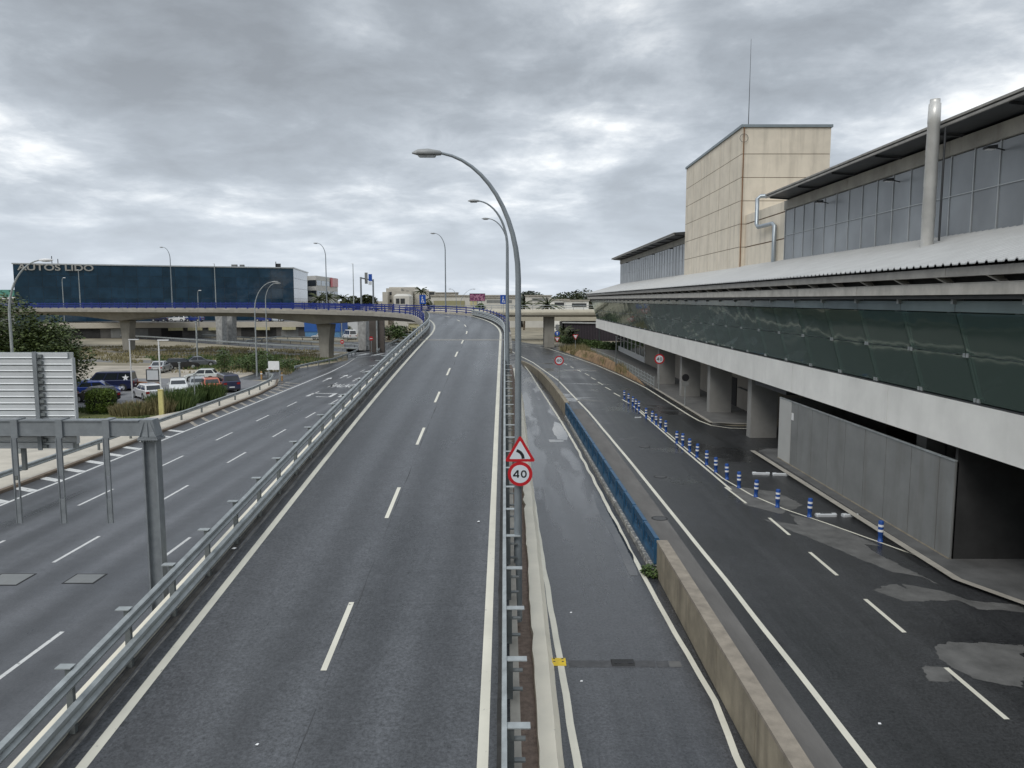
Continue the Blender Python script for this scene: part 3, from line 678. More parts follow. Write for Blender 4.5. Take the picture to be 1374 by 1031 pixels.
for u, v in ((1335, 200), (1197, 243), (1103, 272)):
    r_ = ray(u, v); t_ = 19.6/r_[0]; y_ = r_[1]*t_; z_ = CAMZ+r_[2]*t_
    o = MB().rings([[(-.42, -.16, .0), (-.42, .16, .0), (-.36, .16, .10), (-.36, -.16, .10)], [(0, -.2, -.02), (0, .2, -.02), (0, .2, .14), (0, -.2, .14)]]).build('floodlight', DARK, TB, (19.6, y_, z_))
    MB().box(-.34, -.04, -.13, .13, -.035, -.012).build('lens', WHITE, o); MB().tube([(0, 0, .05), (.4, 0, -.05)], .03, 6).build('bracket', DARK, o)
for i in range(4):
    MB().box(-.4, .02, -.15, .15, -.04, .08).build('floodlight', DARK, TB, (19.6, 95+i*12, 15.6))
# chimney
b = MB(); zz_ = [11.6, 12.9, 12.92, 14.2, 14.22, 15.5, 15.52, 16.8, 16.82, 17.62, 17.63, 17.8]
rr_ = [.265, .265, .28, .26, .275, .255, .27, .25, .265, .25, .21, .21]
b.rings([[(17.85+r_*.95*math.cos(a*math.pi/8), 33.55+r_*math.sin(a*math.pi/8), z_) for a in range(16)] for z_, r_ in zip(zz_, rr_)], True, True)
ch = b.build('chimney', mat('chimney_steel', (.62, .61, .58), .4, .12, 1.5, metal=.3, streak=.1), TB)
b = MB(); b.tube([(18.22, 33.3, 11.9), (18.22, 33.3, 16.6)], .05, 6); b.build('chimney_bracket', DARK, ch)
# service tower
TW = thing('service_tower', 'tall cream panelled tower block with rust stains beside the glass wall', 'tower', (0, 0, 0))
TX0, TX1, TY0, TY1, TZ = 19.5, 27.0, 67.0, 88.0, 24.15
b = MB(); z = 11.8; hs = [12.0, 13.9, 15.85, 17.8, 19.75, 21.7, 23.9]
for za, zb in zip(hs, hs[1:]): b.box(TX0, TX1, TY0, TY1, za+.025, zb-.025)
b.build('wall_panels', CREAM, TW)
MB().box(TX0+.03, TX1-.03, TY0+.03, TY1-.03, 11.9, 23.92).build('joint_core', mat('rusty_joint', (.14, .09, .05), .9, .3, 2.), TW)
b = MB(); 
for k in range(1, 6): y = TY0+k*3.5; b.box(TX0-.006, TX0, y-.015, y+.015, 12, 23.8)
b.build('panel_joints', mat('thin_joint', (.36, .28, .19), .9), TW)
b = MB(); b.box(TX0-.12, TX1+.12, TY0-.12, TY0+.1, 23.9, 24.12); b.box(TX0-.12, TX0+.1, TY0+.1, TY1+.1, 23.9, 24.12); b.box(TX1-.1, TX1+.12, TY0+.1, TY1+.1, 23.9, 24.12); b.box(TX0+.1, TX1-.1, TY0+.1, TY1, 23.9, 23.96); b.build('roof_flashing', mat('flashing', (.25, .29, .31), .5, .1, 1., metal=.4), TW)
MB().tube([(TX0+.6, TY0+.4, 24), (TX0+.6, TY0+.4, 31.2)], [.035, .012], 6).build('antenna_mast', DARK, TW)
MB().tube([(TX0+.12, TY0-.08, 24.1), (TX0+.12, TY0-.08, 12)], .045, 6).build('downpipe', mat('rust_pipe', (.22, .11, .05), .8), TW)
b = MB(); [b.tube([(TX0+.12+.35*math.cos(a), TY0-.1, 23+.35*math.sin(a)) for a in [q_*.52 for q_ in range(13)]], .02, 5)]; b.build('wire_loop', DARK, TW)
# wing between tower and glass wall
b = MB()
for za, zb in ((12.0, 13.85), (13.9, 15.8), (15.85, 16.6)): b.box(20.0, 26, 57.3, 66.95, za+.02, zb-.02)
b.build('link_wall', CREAM, TW)
MB().box(20.03, 25.9, 57.4, 66.9, 11.9, 16.55).build('link_core', mat('rusty_joint', None), TW)
b = MB(); b.tube([(21.5, 60.5, 17.55), (20.5, 62.2, 17.6), (19.8, 62.5, 17.6), (19.55, 62.5, 17.4), (19.55, 62.5, 15.4), (19.6, 62.2, 15.15), (19.75, 59.3, 15.15), (19.75, 58.8, 14.95), (19.75, 58.8, 12.2)], .16, 10)
b.build('service_pipe', mat('pipe_grey', (.33, .37, .40), .35, .1, 2., metal=.5), TW)
# ground floor: fins, inner wall, enclosure, pavement
MB().box(19.62, 60, 60.2, Y1, 0, 4.34).build('inner_wall', mat('inner_cream', (.33, .30, .26), .85, .1, .6), TB)
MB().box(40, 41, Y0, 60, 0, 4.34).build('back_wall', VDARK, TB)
for i, (x, y) in enumerate(((16.3, 52.0), (16.3, 63.0), (16.3, 73.6), (16.2, 84.6), (16.2, 95.5), (16.2, 106.4))):
    if i > 3: continue
    MB().box(x, x+1.8, y-.05, y+.8, 0, 4.34).build('pillar', WHITEC if 0 else mat('pillar_grey', (.27, .265, .25), .8, .12, .8, streak=.15), TB)  # pillar grey darkened to deepen the shade under the terminal
for x, y in ((17.5, 32), (17.5, 20.5), (24, 41), (24, 52), (32, 52), (24, 63-5)): MB().box(x, x+.8, y, y+.8, 0, 4.34).build('column', mat('pillar_grey', None), TB)
MB().box(19.55, 19.62, 66.6, 68.6, .15, 2.6).build('doorway', VDARK, TB)
MB().box(19.4, 19.6, 61.0, 65.8, 1.9, 1.97).build('wall_rail', DARK, TB)
y = 113.; 
for k in range(7):
    f = MB(); ya = y+k*4.2; f.box(19.5, 19.62, ya, ya+.35, .15, 4.3); f.box(19.5, 19.62, ya+.35, ya+4.2, .15, 1.0); f.box(19.5, 19.62, ya+.35, ya+4.2, 3.9, 4.3); f.box(19.56, 19.6, ya+.35, ya+4.2, 2.3, 2.36)
    fr = f.build('window_frame', WHITE, TB); MB().box(19.585, 19.615, ya+.36, ya+4.19, 1.0, 3.9).build('pane', G_UP if 0 else G_GREEN, fr)
for i, (x, y, z0_, z1_) in enumerate(((24.2, 24, .14, 2.4), (29, 20, .14, 2.4))): MB().box(x, x+1.1, y, y+.08, z0_, z1_).build('service_door', mat('door_grey', (.12, .125, .13), .5), TB)
EN = thing('panel_enclosure', 'grey panelled hoarding enclosure under the terminal with one paler panel at its far end', 'enclosure')
ya = 26.8; pw = [1.0, 2.0, 2.05, 1.95, 2.0, 2.0, 2.05, 2.0, 1.0]; y = ya
for i, pwid in enumerate(pw): MB().box(15.72, 15.78, y+.012, y+pwid-.03, .16, 3.68).build('wall_panel', PANELG, EN); y += pwid
MB().box(15.71, 15.78, y+.01, y+1.9, .16, 3.68).build('wall_panel', PANELL, EN, label='paler panel')
ye = y+1.9
MB().box(15.79, 15.85, ya, ye, .0, 3.66).build('backing', JOINT, EN); MB().box(15.85, 22, ye-.08, ye-.02, 0, 3.68).build('end_panel', PANELG, EN)
MB().box(15.8, 30, ya, ya+.15, 0, 4.3).build('near_wall', VDARK, EN); MB().box(15.69, 15.80, ya, ye, 3.69, 3.74).build('top_trim', GALV, EN); MB().box(15.66, 15.79, ya, ye, .0, .155).build('plinth', CONC_D, EN)
MB().box(15.695, 15.712, ye-2.3, ye-2.0, 2.7, 3.1).build('notice_plate', WHITE, EN)
MB().box(15.9, 17.2, ye-.5, ye+5.3, 3.9, 4.3).build('service_duct', DARK, EN)
b = MB()
b.prism([(15.15, 57.5), (19.62, 57.5), (19.62, Y1+6), (12.0, Y1+6), (12.6, 130), (14.8, 96), (15.0, 80)], 0, .15)
b.build('pavement', mat('terminal_pavement', (.13, .128, .122), .85, .2, 1.2, .2, 12), None, kind='structure')
b = MB(); b.prism([(15.0, 24.8), (15.25, 46.8), (16.0, 47.5), (40, 47.5), (40, -12), (22, -12), (18.8, 12), (17.2, 20)], 0, .14); b.build('pavement', mat('dark_pavement', (.10, .10, .098), .8, .3, .9, .3, 15), None, kind='structure')  # dark asphalt tone, with the shade under the terminal put into the colour
b = MB(); pts = [(14.85, 46.8), (14.85, 24.8), (17.0, 19.8), (18.5, 12)]; strip(b, pts, .3, .146); strip(b, [(15.05, 97), (15.05, 80), (15.1, 57.6), (17, 57.2), (20, 57.2)], .28, .156); b.build('kerb_stones', CONC, None, kind='structure')
# bollards
bo = None; bl = [(14.35, 29.2), (13.0, 32.4), (12.15, 34.2), (11.72, 36.0), (11.5, 37.9), (11.42, 39.8), (11.36, 41.6), (11.36, 43.6), (11.34, 45.7), (11.32, 48.0), (11.3, 51.2), (11.28, 53.0), (11.26, 55.0), (11.24, 57.0), (11.22, 59.4), (11.2, 64), (11.2, 65.6), (11.18, 67.2), (11.16, 69.0), (11.15, 70.7)]
bl = [(P(u, v)[0], P(u, v)[1]) for u, v in ((1181, 727), (1086, 694), (1043, 681), (1014, 667), (991.5, 655), (975.5, 643.5), (960.5, 634), (948, 624), (935, 614), (925.5, 606.5), (916, 599), (908, 595.5), (893.5, 580), (886, 574.5), (880.5, 570.5), (875, 566), (867, 561.5), (857.5, 551.5), (853, 548.5), (849, 545), (843.5, 540.5), (838, 536))]
ordn = ['nearest', 'second', 'third', 'fourth', 'fifth', 'sixth', 'seventh', 'eighth', 'ninth', 'tenth', 'eleventh', 'twelfth', 'thirteenth', 'fourteenth', 'fifteenth', 'sixteenth', 'seventeenth', 'eighteenth', 'nineteenth', 'twentieth', 'twenty-first', 'farthest']
def bollard(loc, label):
    r = thing('bollard', label, 'bollard', loc, 0, 'blue bollards along the lane line')
    m_ = MB(); R_ = [(.105, 0), (.105, .05), (.085, .06), (.085, .25), (.1, .27), (.1, .8), (.085, .83)]
    m_.rings([[(a*math.cos(k*math.pi/7), a*math.sin(k*math.pi/7), z) for k in range(14)] for a, z in R_], True, True); m_.build('post', BLUEP, r)
    for z in (.40, .60): m_ = MB(); m_.rings([[(.104*math.cos(k*math.pi/7), .104*math.sin(k*math.pi/7), z+d) for k in range(14)] for d in (0, .09)], True, True); m_.build('reflective_band', WHITE, r)
    return r
for i, (x, y) in enumerate(bl):
    lab = 'blue bollard with white bands, ' + ('nearest of the row, standing apart' if i == 0 else 'farthest of the row' if i == len(bl)-1 else ordn[i]+' from the near end of the row')
    rnd = random.uniform(-.03, .03)
    if bo is None: bo = bollard((x, y, .005), lab)
    else: o = dup(bo, (x, y, .005), 0, lab); o.rotation_euler = (random.uniform(-.04, .04), random.uniform(-.04, .04), 0)
st = None
for i, (u, v, lab) in enumerate(((1021, 637, 'grey wheel stop beside the fourth bollard'), (1048, 638, 'grey wheel stop close to the pale enclosure panel'), (1108, 693, 'grey wheel stop beside the second bollard'), (1143, 693, 'grey wheel stop between the two nearest bollards'), (856, 561, 'grey block lying on the lane side of the far bollards'))):
    q = P(u, v); sc_ = 1 if i < 4 else .6
    if st is None:
        st = thing('wheel_stop', lab, 'wheel stop', (q[0], q[1], .004), 1.45, 'wheel stops by the bollards'); MB().rings([[(a*.13, yy_, 0), (a*.13, yy_, .09), (a*.07, yy_, .13), (-a*.07, yy_, .13), (-a*.13, yy_, .09), (-a*.13, yy_, 0)] for a, yy_ in ((.8, -.45), (1, -.4), (1, .4), (.8, .45))]).build('block', PANELB, st); MB().box(-.05, .05, -.25, .25, .128, .134).build('reflector', RUBBER, st)
    else: dup(st, (q[0], q[1], .004), 1.4+.1*i, lab, scale=sc_)
# drains on the right road
for i, (u, v, lab) in enumerate(((865, 600, 'dark oval manhole cover in the right road'), (886, 640, 'small manhole cover in the right road'), (885, 696, 'manhole cover by the worn shoulder of the right road'))):
    q = P(u, v); o = thing('manhole_cover', lab, 'manhole cover', (q[0], q[1], .004), 0, 'round covers in the right road')
    m_ = MB(); m_.rings([[(.36*math.cos(k*.3927), .36*math.sin(k*.3927), z) for k in range(16)] for z in (0, .008)]); m_.build('frame', RUBBER, o)
    m_ = MB(); m_.rings([[(.29*math.cos(k*.3927), .29*math.sin(k*.3927), z) for k in range(16)] for z in (0, .012)]); m_.build('lid', mat('iron_lid', (.06, .06, .06), .5, .3, 8.), o)
# ================================================================ street lamps
def lamp(label, loc, H, reach, ang, r0=.11, head=.8, m=STEEL, group='curved street lamps', hm=None):
    r = thing('street_lamp', label, 'street lamp', loc, ang, group)
    zb = H-reach*1.08; pts = [(0, 0, 0), (0, 0, zb*.5), (0, 0, zb)]
    for k in range(1, 13):
        a = k/12*math.pi/2*.93; pts.append((-(reach-head)*(1-math.cos(a)), 0, zb+(H-zb)*math.sin(a)))
    n_ = len(pts); rad = [r0*1.1, r0*.85, r0*.68]+[r0*(.68-.36*k/12) for k in range(1, 13)]
    MB().tube(pts, rad, 10).build('pole', m, r)
    ex, _, ez = pts[-1]; hm = hm or mat('lamp_head', (.33, .34, .34), .5, .1, 3.)
    sec = []
    for t, w_, h_, dz in ((0, .05, .05, 0), (.04, .11, .09, .0), (.45, .17, .12, .03), (.8, .15, .09, .03), (1., .05, .02, .01)):
        x = ex-t*head; sec.append([(x, -w_, ez-h_*.35+dz*.3), (x, -w_*.7, ez+h_*.6+dz), (x, w_*.7, ez+h_*.6+dz), (x, w_, ez-h_*.35+dz*.3), (x, w_*.5, ez-h_*.55), (x, -w_*.5, ez-h_*.55)])
    hd = MB().rings(sec, True, True).build('lamp_head', hm, r)
    x = ex-head*.5; MB().rings([[(x+a*.3*head, -.10, ez-.075+c_), (x+a*.3*head, .10, ez-.075+c_), (x+a*.25*head, .08, ez-.105+c_), (x+a*.25*head, -.08, ez-.105+c_)] for a, c_ in ((1, 0), (-1, 0))]).build('lens', PANELB, hd)
    return r
q = SP(21.4, 4.24)
lamp('tall curved lamp carrying the red speed sign, nearest of the ramp lamps', (.17, 21.3, .2), 13.15, 3.12, 0, .115)
zb = S(53)[2]; lamp('second nearest curved lamp on the right side of the ramp', (-.32, 53, zb-.3), 16.05-zb+.3, 2.9, 0, .14)
zb = S(79)[2]; lamp('third curved lamp on the ramp, just lower than the second', (-.42, 79.5, zb), 17.6-zb, 2.9, 0, .13)
q = Q(598, 405, 117); lamp('curved lamp on the outer edge where the ramp bends', (q[0], 117, 6.9), 12.4, 2.4, 0, .11)
q = Q(231, 405, 158); lamp('curved lamp over the viaduct in front of the blue building', (q[0], 158, 7.0), 13.0, 2.2, 0, .12)
q = Q(438.5, 405, 133); lamp('curved lamp on the viaduct near the white office block', (q[0], 133, 7.2), 11.8, 2.2, 0, .11)
q = P(345, 505); lamp('low curved lamp reaching right beside the white board', (q[0], q[1], 0), 11.6, 3.3, math.pi, .11, m=GALV)
q = Q(358.5, 470, 108); lamp('low curved lamp reaching right, just behind the one by the white board', (q[0], 108, 0), 11.7, 2.4, math.pi, .10, m=GALV)
q = Q(16, 470, 46); lamp('curved grey lamp reaching right in front of the big tree', (q[0], 46, 0), 11.75, 3.05, math.pi, .11, .8, m=GALV, hm=WHITE)
for u, vt, y, lab in ((83, 373, 190, 'small lamp with pale head far beyond the viaduct railing'), (265, 390, 190, 'smallest lamp standing before the blue building')):
    q = Q(u, vt, y); lamp(lab, (q[0], y, 3), q[2]-3, 1.0, math.pi, .12, .7, m=GALV, hm=WHITE, group='far lamps')
for u, vt, y, lab in ((105, 362, 178, 'plain pale mast under the end of the roof lettering'), (287.5, 354, 178, 'plain grey mast before the middle of the blue building'), (473.5, 354, 170, 'plain grey mast left of the sign gantry on the skyline')):
    q = Q(u, vt, y); r = thing('mast', lab, 'mast', (q[0], y, 6.8)); MB().tube([(0, 0, 0), (0, 0, q[2]-6.8)], [.13, .07], 8).build('pole', GALV, r); MB().box(-.35, .1, -.1, .1, q[2]-6.85, q[2]-6.78).build('lamp_head', WHITE, r)
for u0, ut, vt, y, lab in ((612, 601, 388, 230, 'far curved lamp reaching left before the hangar'), (617, 640, 388, 230, 'far curved lamp reaching right before the hangar')):
    q = Q(u0, vt, y); lamp(lab, (q[0], y, 0), q[2], abs(u0-ut)/F*y, 0 if ut < u0 else math.pi, .12, group='far lamps')
q = Q(805, 390, 160); lamp('curved lamp peeping over the far end of the terminal roof', (q[0], 160, 0), q[2], 3.2, 0, .12)
for u, v, y, H_, lab, g_ in ((178, 539, 70.9, 5.75, 'white inverted-L car park lamp beside the white hatchback', WHITE), (217.5, 556, 64, 6.05, 'white inverted-L car park lamp behind the yellow post', WHITE)):
    q = Q(u, v, y); r = thing('car_park_lamp', lab, 'street lamp', (q[0], y, 0), 0, 'white car park lamps')
    MB().tube([(0, 0, 0), (0, 0, H_)], .06, 8).build('pole', g_, r); MB().box(-.06, .85, -.09, .09, H_-.03, H_+.05).build('lamp_arm', g_, r)
for u, v0, v1, lab in ((233, 495, 464, 'thin white post among the far parked cars'),):
    pass
for u, vb, vt, wd, m_, lab in ((241.5, 508, 487, .10, GALV, 'short pale post near the silver saloon'), (262, 543, 503, .05, GALV, 'thin grey pole between the grass clumps'), (134, 524, 505, .07, WHITE, 'white post before the blue compact car'), (265.5, 490, 432, .12, GALV, 'grey mast standing under the viaduct')):
    q = P(u, vb); d = q[1]; r = thing('post', lab, 'post', (q[0], q[1], 0)); H_ = Q(u, vt, d)[2]; MB().tube([(0, 0, 0), (0, 0, H_)], wd, 8).build('shaft', m_, r); MB().box(-wd*1.4, wd*1.4, -wd*1.4, wd*1.4, H_, H_+.05).build('cap', m_, r)
q = P(217, 558); r = thing('yellow_post', 'thick pale yellow post behind the left guard rail', 'post', (q[0], q[1], 0)); MB().box(-.18, .18, -.10, .10, 0, 2.1).build('column', mat('pale_yellow', (.58, .52, .22), .6, .1, 3.), r); MB().box(-.21, .21, -.13, .13, 2.1, 2.16).build('cap', mat('pale_yellow', None), r)
for u, v, lab in ((351, 509, 'orange marker post beside the curved lamp'), (378.5, 511, 'orange marker post right of the white board')):
    q = P(u, v); r = thing('marker_post', lab, 'marker post', (q[0], q[1], 0)); MB().rings([[(.11*math.cos(k), .11*math.sin(k), z) for k in (0, 1.05, 2.1, 3.14, 4.2, 5.25)] for z in (0, .95)]).build('post', mat('marker_orange', (.50, .30, .12), .6), r); MB().box(-.115, .115, -.115, .115, .6, .72).build('band', WHITE, r)
# ================================================================ road signs
def disc(mb, r, y, n=32, r2=None, tz=0):
    a = [(r*math.cos(2*math.pi*k/n), y, r*math.sin(2*math.pi*k/n)+tz) for k in range(n)]
    if r2 is None: mb.add(a, [tuple(range(n))])
    else: mb.add(a+[(r2*math.cos(2*math.pi*k/n), y, r2*math.sin(2*math.pi*k/n)+tz) for k in range(n)], [(k, (k+1) % n, n+(k+1) % n, n+k) for k in range(n)])
    return mb
def cyl_y(mb, r, y0, y1, n=32, tz=0):
    return mb.rings([[(r*math.cos(2*math.pi*k/n), y, r*math.sin(2*math.pi*k/n)+tz) for k in range(n)] for y in (y0, y1)])
def speed_plate(par, z, rad, num='40'):
    p_ = cyl_y(MB(), rad, 0, .02, tz=z).build('round_plate', RED, par)
    cyl_y(MB(), rad*.74, -.003, .001, tz=z).build('white_field', SIGNW, p_)
    k = rad*.60; nb = MB()
    def bar_(x0, z0, x1, z1, wd):
        dx, dz = x1-x0, z1-z0; l = math.hypot(dx, dz); nx_, nz_ = -dz/l*wd/2, dx/l*wd/2
        nb.add([(x0*k+nx_*k, -.006, z+z0*k+nz_*k), (x0*k-nx_*k, -.006, z+z0*k-nz_*k), (x1*k-nx_*k, -.006, z+z1*k-nz_*k), (x1*k+nx_*k, -.006, z+z1*k+nz_*k)], [(0, 1, 2, 3)])
    bar_(-.30, -.5, -.30, .52, .21); bar_(-.32, .50, -.86, -.20, .19); bar_(-.95, -.24, -.12, -.24, .19)
    n_ = 28; o_ = [(.50+.40*math.copysign(abs(math.cos(a))**.85, math.cos(a)), .52*math.sin(a)) for a in [2*math.pi*i/n_ for i in range(n_)]]; i_ = [(.50+.205*math.cos(a), .33*math.sin(a)) for a in [2*math.pi*i/n_ for i in range(n_)]]
    nb.add([(x*k, -.006, z+zz_*k) for x, zz_ in o_+i_], [(i, (i+1) % n_, n_+(i+1) % n_, n_+i) for i in range(n_)]); nb.build('numerals', BLACK, p_)
def tri(mb, R_, y0, y1, tz, flip=1, rc=.08):
    pts = []
    for k in range(3):
        a = math.pi/2+k*2*math.pi/3; cx_, cz_ = (R_-2*rc)*math.cos(a), (R_-2*rc)*math.sin(a)
        for j in range(-3, 4): b_ = a+j*math.pi/9; pts.append((cx_+rc*math.cos(b_), cz_+rc*math.sin(b_)))
    return mb.rings([[(x, y, z*flip+tz) for x, z in pts] for y in (y0, y1)])
SG = thing('road_sign', 'red triangle bend warning above a round 40 limit on the nearest lamp', 'road sign', (.225, 21.05, 4.57))
speed_plate(SG, 0, .345)
TZ_ = .33+.27
t1 = tri(MB(), .50, 0, .02, TZ_, 1, .04).build('triangle_plate', RED, SG); tri(MB(), .35, -.003, .001, TZ_, 1, .02).build('white_field', SIGNW, t1)
m_ = MB(); pts = []
for k in range(9): a = k/8*1.35; pts.append((.085-.235*(1-math.cos(a)), TZ_-.165+.235*math.sin(a)))
L = []
for i, (x, z) in enumerate(pts):
    a = pts[max(i-1, 0)]; b_ = pts[min(i+1, 8)]; dx, dz = b_[0]-a[0], b_[1]-a[1]; l = math.hypot(dx, dz); L.append(((x-dz/l*.042, z+dx/l*.042), (x+dz/l*.042, z-dx/l*.042)))
m_.add([(p_[0], -.006, p_[1]) for l in L for p_ in l], [(2*i, 2*i+1, 2*i+3, 2*i+2) for i in range(8)]); m_.build('bend_symbol', BLACK, t1)
MB().box(-.04, .04, .02, .10, -.3, 1.0).build('clamp', GALV, SG)
def post_sign(label, loc, zc_, build, H_, name='road_sign', r=.04, rot=0.):
    t = thing(name, label, 'road sign', loc, rot); MB().tube([(0, .06, 0), (0, .06, H_)], r, 8).build('post', GALV, t); build(t); return t
q = P(750, 516); zc_ = Q(750, 484, q[1])[2]; post_sign('round red 40 limit sign on the grey strip beside the curved wall', (q[0], q[1], 0), zc_, lambda t: speed_plate(t, zc_, .52), zc_+.4)
q = P(884, 523, .15); zc2 = Q(884, 482, q[1])[2]
def back40(t): speed_plate(t, zc2, .52)
post_sign('dark shaded round 40 limit sign between two terminal pillars', (q[0], q[1], .0), zc2, back40, zc2+.4)
def noentry(t):
    p_ = cyl_y(MB(), .32, 0, .02, tz=zc3).build('round_plate', BLACK, t); MB().box(-.3, .3, -.0, .02, zc3-.75, zc3-.36).build('lower_plate', PANELG, t)
q = P(919, 545, .15); zc3 = Q(919, 507, q[1])[2]; post_sign('small round dark sign with a lower plate in front of the black doorway', (q[0], q[1], 0), zc3, noentry, zc3+.2)
def giveway(t, z): p_ = tri(MB(), .62, 0, .02, z, -1, .05).build('triangle_plate', RED, t); tri(MB(), .42, -.003, .001, z, -1, .03).build('white_field', SIGNW, p_)
q = P(772, 474); z4 = Q(772, 451.5, q[1])[2]; post_sign('lone give way triangle sign in front of the clipped hedge', (q[0], q[1], 0), z4, lambda t: giveway(t, z4), z4)
q = P(747.5, 472); z5 = Q(747.5, 455, q[1])[2]
def combo(t):
    giveway(t, z5); zz5 = z5+1.0; p_ = cyl_y(MB(), .45, 0, .02, tz=zz5).build('round_plate', SIGNB, t)
    m = MB(); m.add([(-.06, -.004, zz5-.3), (.06, -.004, zz5-.3), (.06, -.004, zz5+.05), (-.06, -.004, zz5+.05)], [(0, 1, 2, 3)]); m.add([(-.2, -.004, zz5+.05), (.2, -.004, zz5+.05), (0, -.004, zz5+.32)], [(0, 1, 2)]); m.build('arrow', WHITE, p_)
    MB().box(-.32, .32, 0, .02, z5+1.6, z5+2.6).build('upper_plate', PANELG, t)
post_sign('blue round arrow sign above a give way triangle by the overpass pillar', (q[0], q[1], 0), z5, combo, z5+2.8)
def bluesq(z):
    def f(t):
        p_ = MB().box(-.95, .95, 0, .04, z-1.35, z+1.35).build('blue_plate', SIGNB, t)
        m = MB()
        for pts in ([(-.35, -.9), (-.1, .1), (-.1, .9)], [(.45, -.9), (.1, 0.), (-.3, .5)], [(.1, -1.0), (.3, -.2)]):
            for (xa, za), (xb, zb_) in zip(pts, pts[1:]): m.add([(xa-.10, -.005, z+za), (xa+.10, -.005, z+za), (xb+.10, -.005, z+zb_), (xb-.10, -.005, z+zb_)], [(0, 1, 2, 3)])
        m.build('lane_symbol', WHITE, p_)
    return f
for u, v, y, lab in ((567, 402, 128, 'blue lane sign at the inner side of the bend'), (675.5, 402, 128, 'blue lane sign seen right of the far hangar')):
    q = Q(u, v, y); r = post_sign(lab, (q[0], y, 0), 0, bluesq(0), 0.01); [bpy.data.objects.remove(o) for o in list(r.children) if o.name.startswith('post')]
    r.location = (q[0], y, q[2]); r.scale = (.55,)*3; MB().tube([(0, .08, -4.6), (0, .08, 1.2)], .07, 8).build('post', GALV, r); r['group'] = 'blue lane signs'
q = P(368, 512); r = thing('notice_board', 'blank white board on two legs beside the left road', 'sign board', (q[0], q[1], 0), -.1)
MB().box(-.65, .65, -.03, .03, 1.35, 2.35).build('board', WHITE, r); [MB().box(x-.04, x+.04, .03, .1, 0, 2.2).build('leg', GALV, r) for x in (-.62, .62)]; MB().box(-.85, -.66, -.02, .02, 1.3, 1.5).build('side_plate', WHITE, r)
q = P(206, 524); r = thing('notice_board', 'dark framed pale notice board behind the white cars', 'sign board', (q[0], q[1], 0), 0)
MB().box(-.7, .7, -.02, .04, 1.0, 2.2).build('frame', DARK, r); MB().box(-.58, .58, -.035, -.021, 1.1, 2.1).build('sheet', PANELB, r); MB().box(-.6, .6, 0, .1, 0, 1.0).build('base', PANELG, r)
# ================================================================ gantry with hangers and sign back
GT = thing('sign_gantry', 'grey steel sign gantry over the left road with three empty hangers', 'gantry', (0, 20.3, 0))
def ibox(x0, x1, y0, y1, z0, z1, nm, par, m=GANTRY): return MB().box(x0, x1, y0, y1, z0, z1).build(nm, m, par)
m_ = MB(); m_.box(-9.80, -9.50, -.03, .03, 0, 5.70); m_.box(-9.84, -9.80, -.15, .15, 0, 5.70); m_.box(-9.50, -9.46, -.15, .15, 0, 5.70); m_.build('column', GANTRY, GT)
m_ = MB(); m_.prism([(-9.92, -.24), (-9.38, -.24), (-9.38, .24), (-9.92, .24)], 5.70, 5.74); m_.prism([(-9.90, -.22), (-9.40, -.22), (-9.40, .22), (-9.90, .22)], 5.745, 5.78)
m_.rings([[(-9.88, -.20, 5.79), (-9.42, -.20, 5.79), (-9.42, .20, 5.79), (-9.88, .20, 5.79)], [(-9.86, -.185, 5.92), (-9.45, -.185, 5.92), (-9.45, .185, 5.92), (-9.86, .185, 5.92)], [(-9.84, -.18, 6.24), (-9.52, -.18, 6.24), (-9.52, .18, 6.24), (-9.84, .18, 6.24)]])
for x in (-9.87, -9.65, -9.44): m_.add([(x, -.235, 5.79), (x+.02, -.235, 5.79), (x*.35+.65*-9.66, -.2, 6.2), (x*.35+.65*-9.66-.02, -.2, 6.2), (x, -.2, 5.79), (x+.02, -.2, 5.79)], [(0, 1, 2, 3), (0, 3, 4), (1, 5, 2)])
m_.build('column_cap', GANTRY, GT)
m_ = MB()
for k in range(8): x = -9.89+k*.068; m_.tube([(x, -.21, 5.65), (x, -.21, 5.70)], .016, 6)
m_.build('bolt_row', GALV_D, GT)
m_ = MB(); m_.box(-27.5, -9.85, -.14, .14, 5.80, 6.19); m_.box(-27.5, -9.9, -.17, .17, 6.195, 6.225); m_.build('cross_beam', GANTRY, GT)
MB().box(-27.4, -27.0, -.2, .2, 0, 5.79).build('column', GANTRY, GT)
for i, u in enumerate((20, 80, 143)):
    x = Q(u, 600, 20.1)[0]; h_ = thing('hanger', '', '', (x, 0, 0)); [h_.pop(k, None) if hasattr(h_, 'pop') else None for k in ()]
    del h_['label'], h_['category']; h_.parent = GT
    m_ = MB(); m_.box(-.09, .09, -.20, .20, 5.76, 6.25); m_.build('clamp', GANTRY, h_)
    m_ = MB(); m_.box(-.075, -.055, -.25, -.19, 3.45, 5.76); m_.box(.055, .075, -.25, -.19, 3.45, 5.76); m_.box(-.055, .055, -.235, -.22, 4.75, 5.76); m_.box(-.055, .055, -.235, -.22, 3.45, 4.12); m_.build('channel', GANTRY, h_)
BP = thing('road_sign', 'back of a large ribbed metal road sign clamped on the gantry', 'road sign', (0, 20.3, 0))
x1 = Q(98, 500, 20.55)[0]; x0 = -18.6; z0_, z1_ = 5.38, 8.0; m_ = MB(); npl = 15
for k in range(npl):
    za = z0_+(z1_-z0_)*k/npl; zb_ = z0_+(z1_-z0_)*(k+1)/npl; xr = x1-(.13 if k in (0, npl-1) else .0)
    m_.rings([[(x_, .26, za+.01), (x_, .242, za+.025), (x_, .26, za+.05), (x_, .26, zb_-.012), (x_, .30, zb_-.012), (x_, .30, za+.01)] for x_ in (x0, xr)])
m_.build('ribbed_back', PANELB, BP)
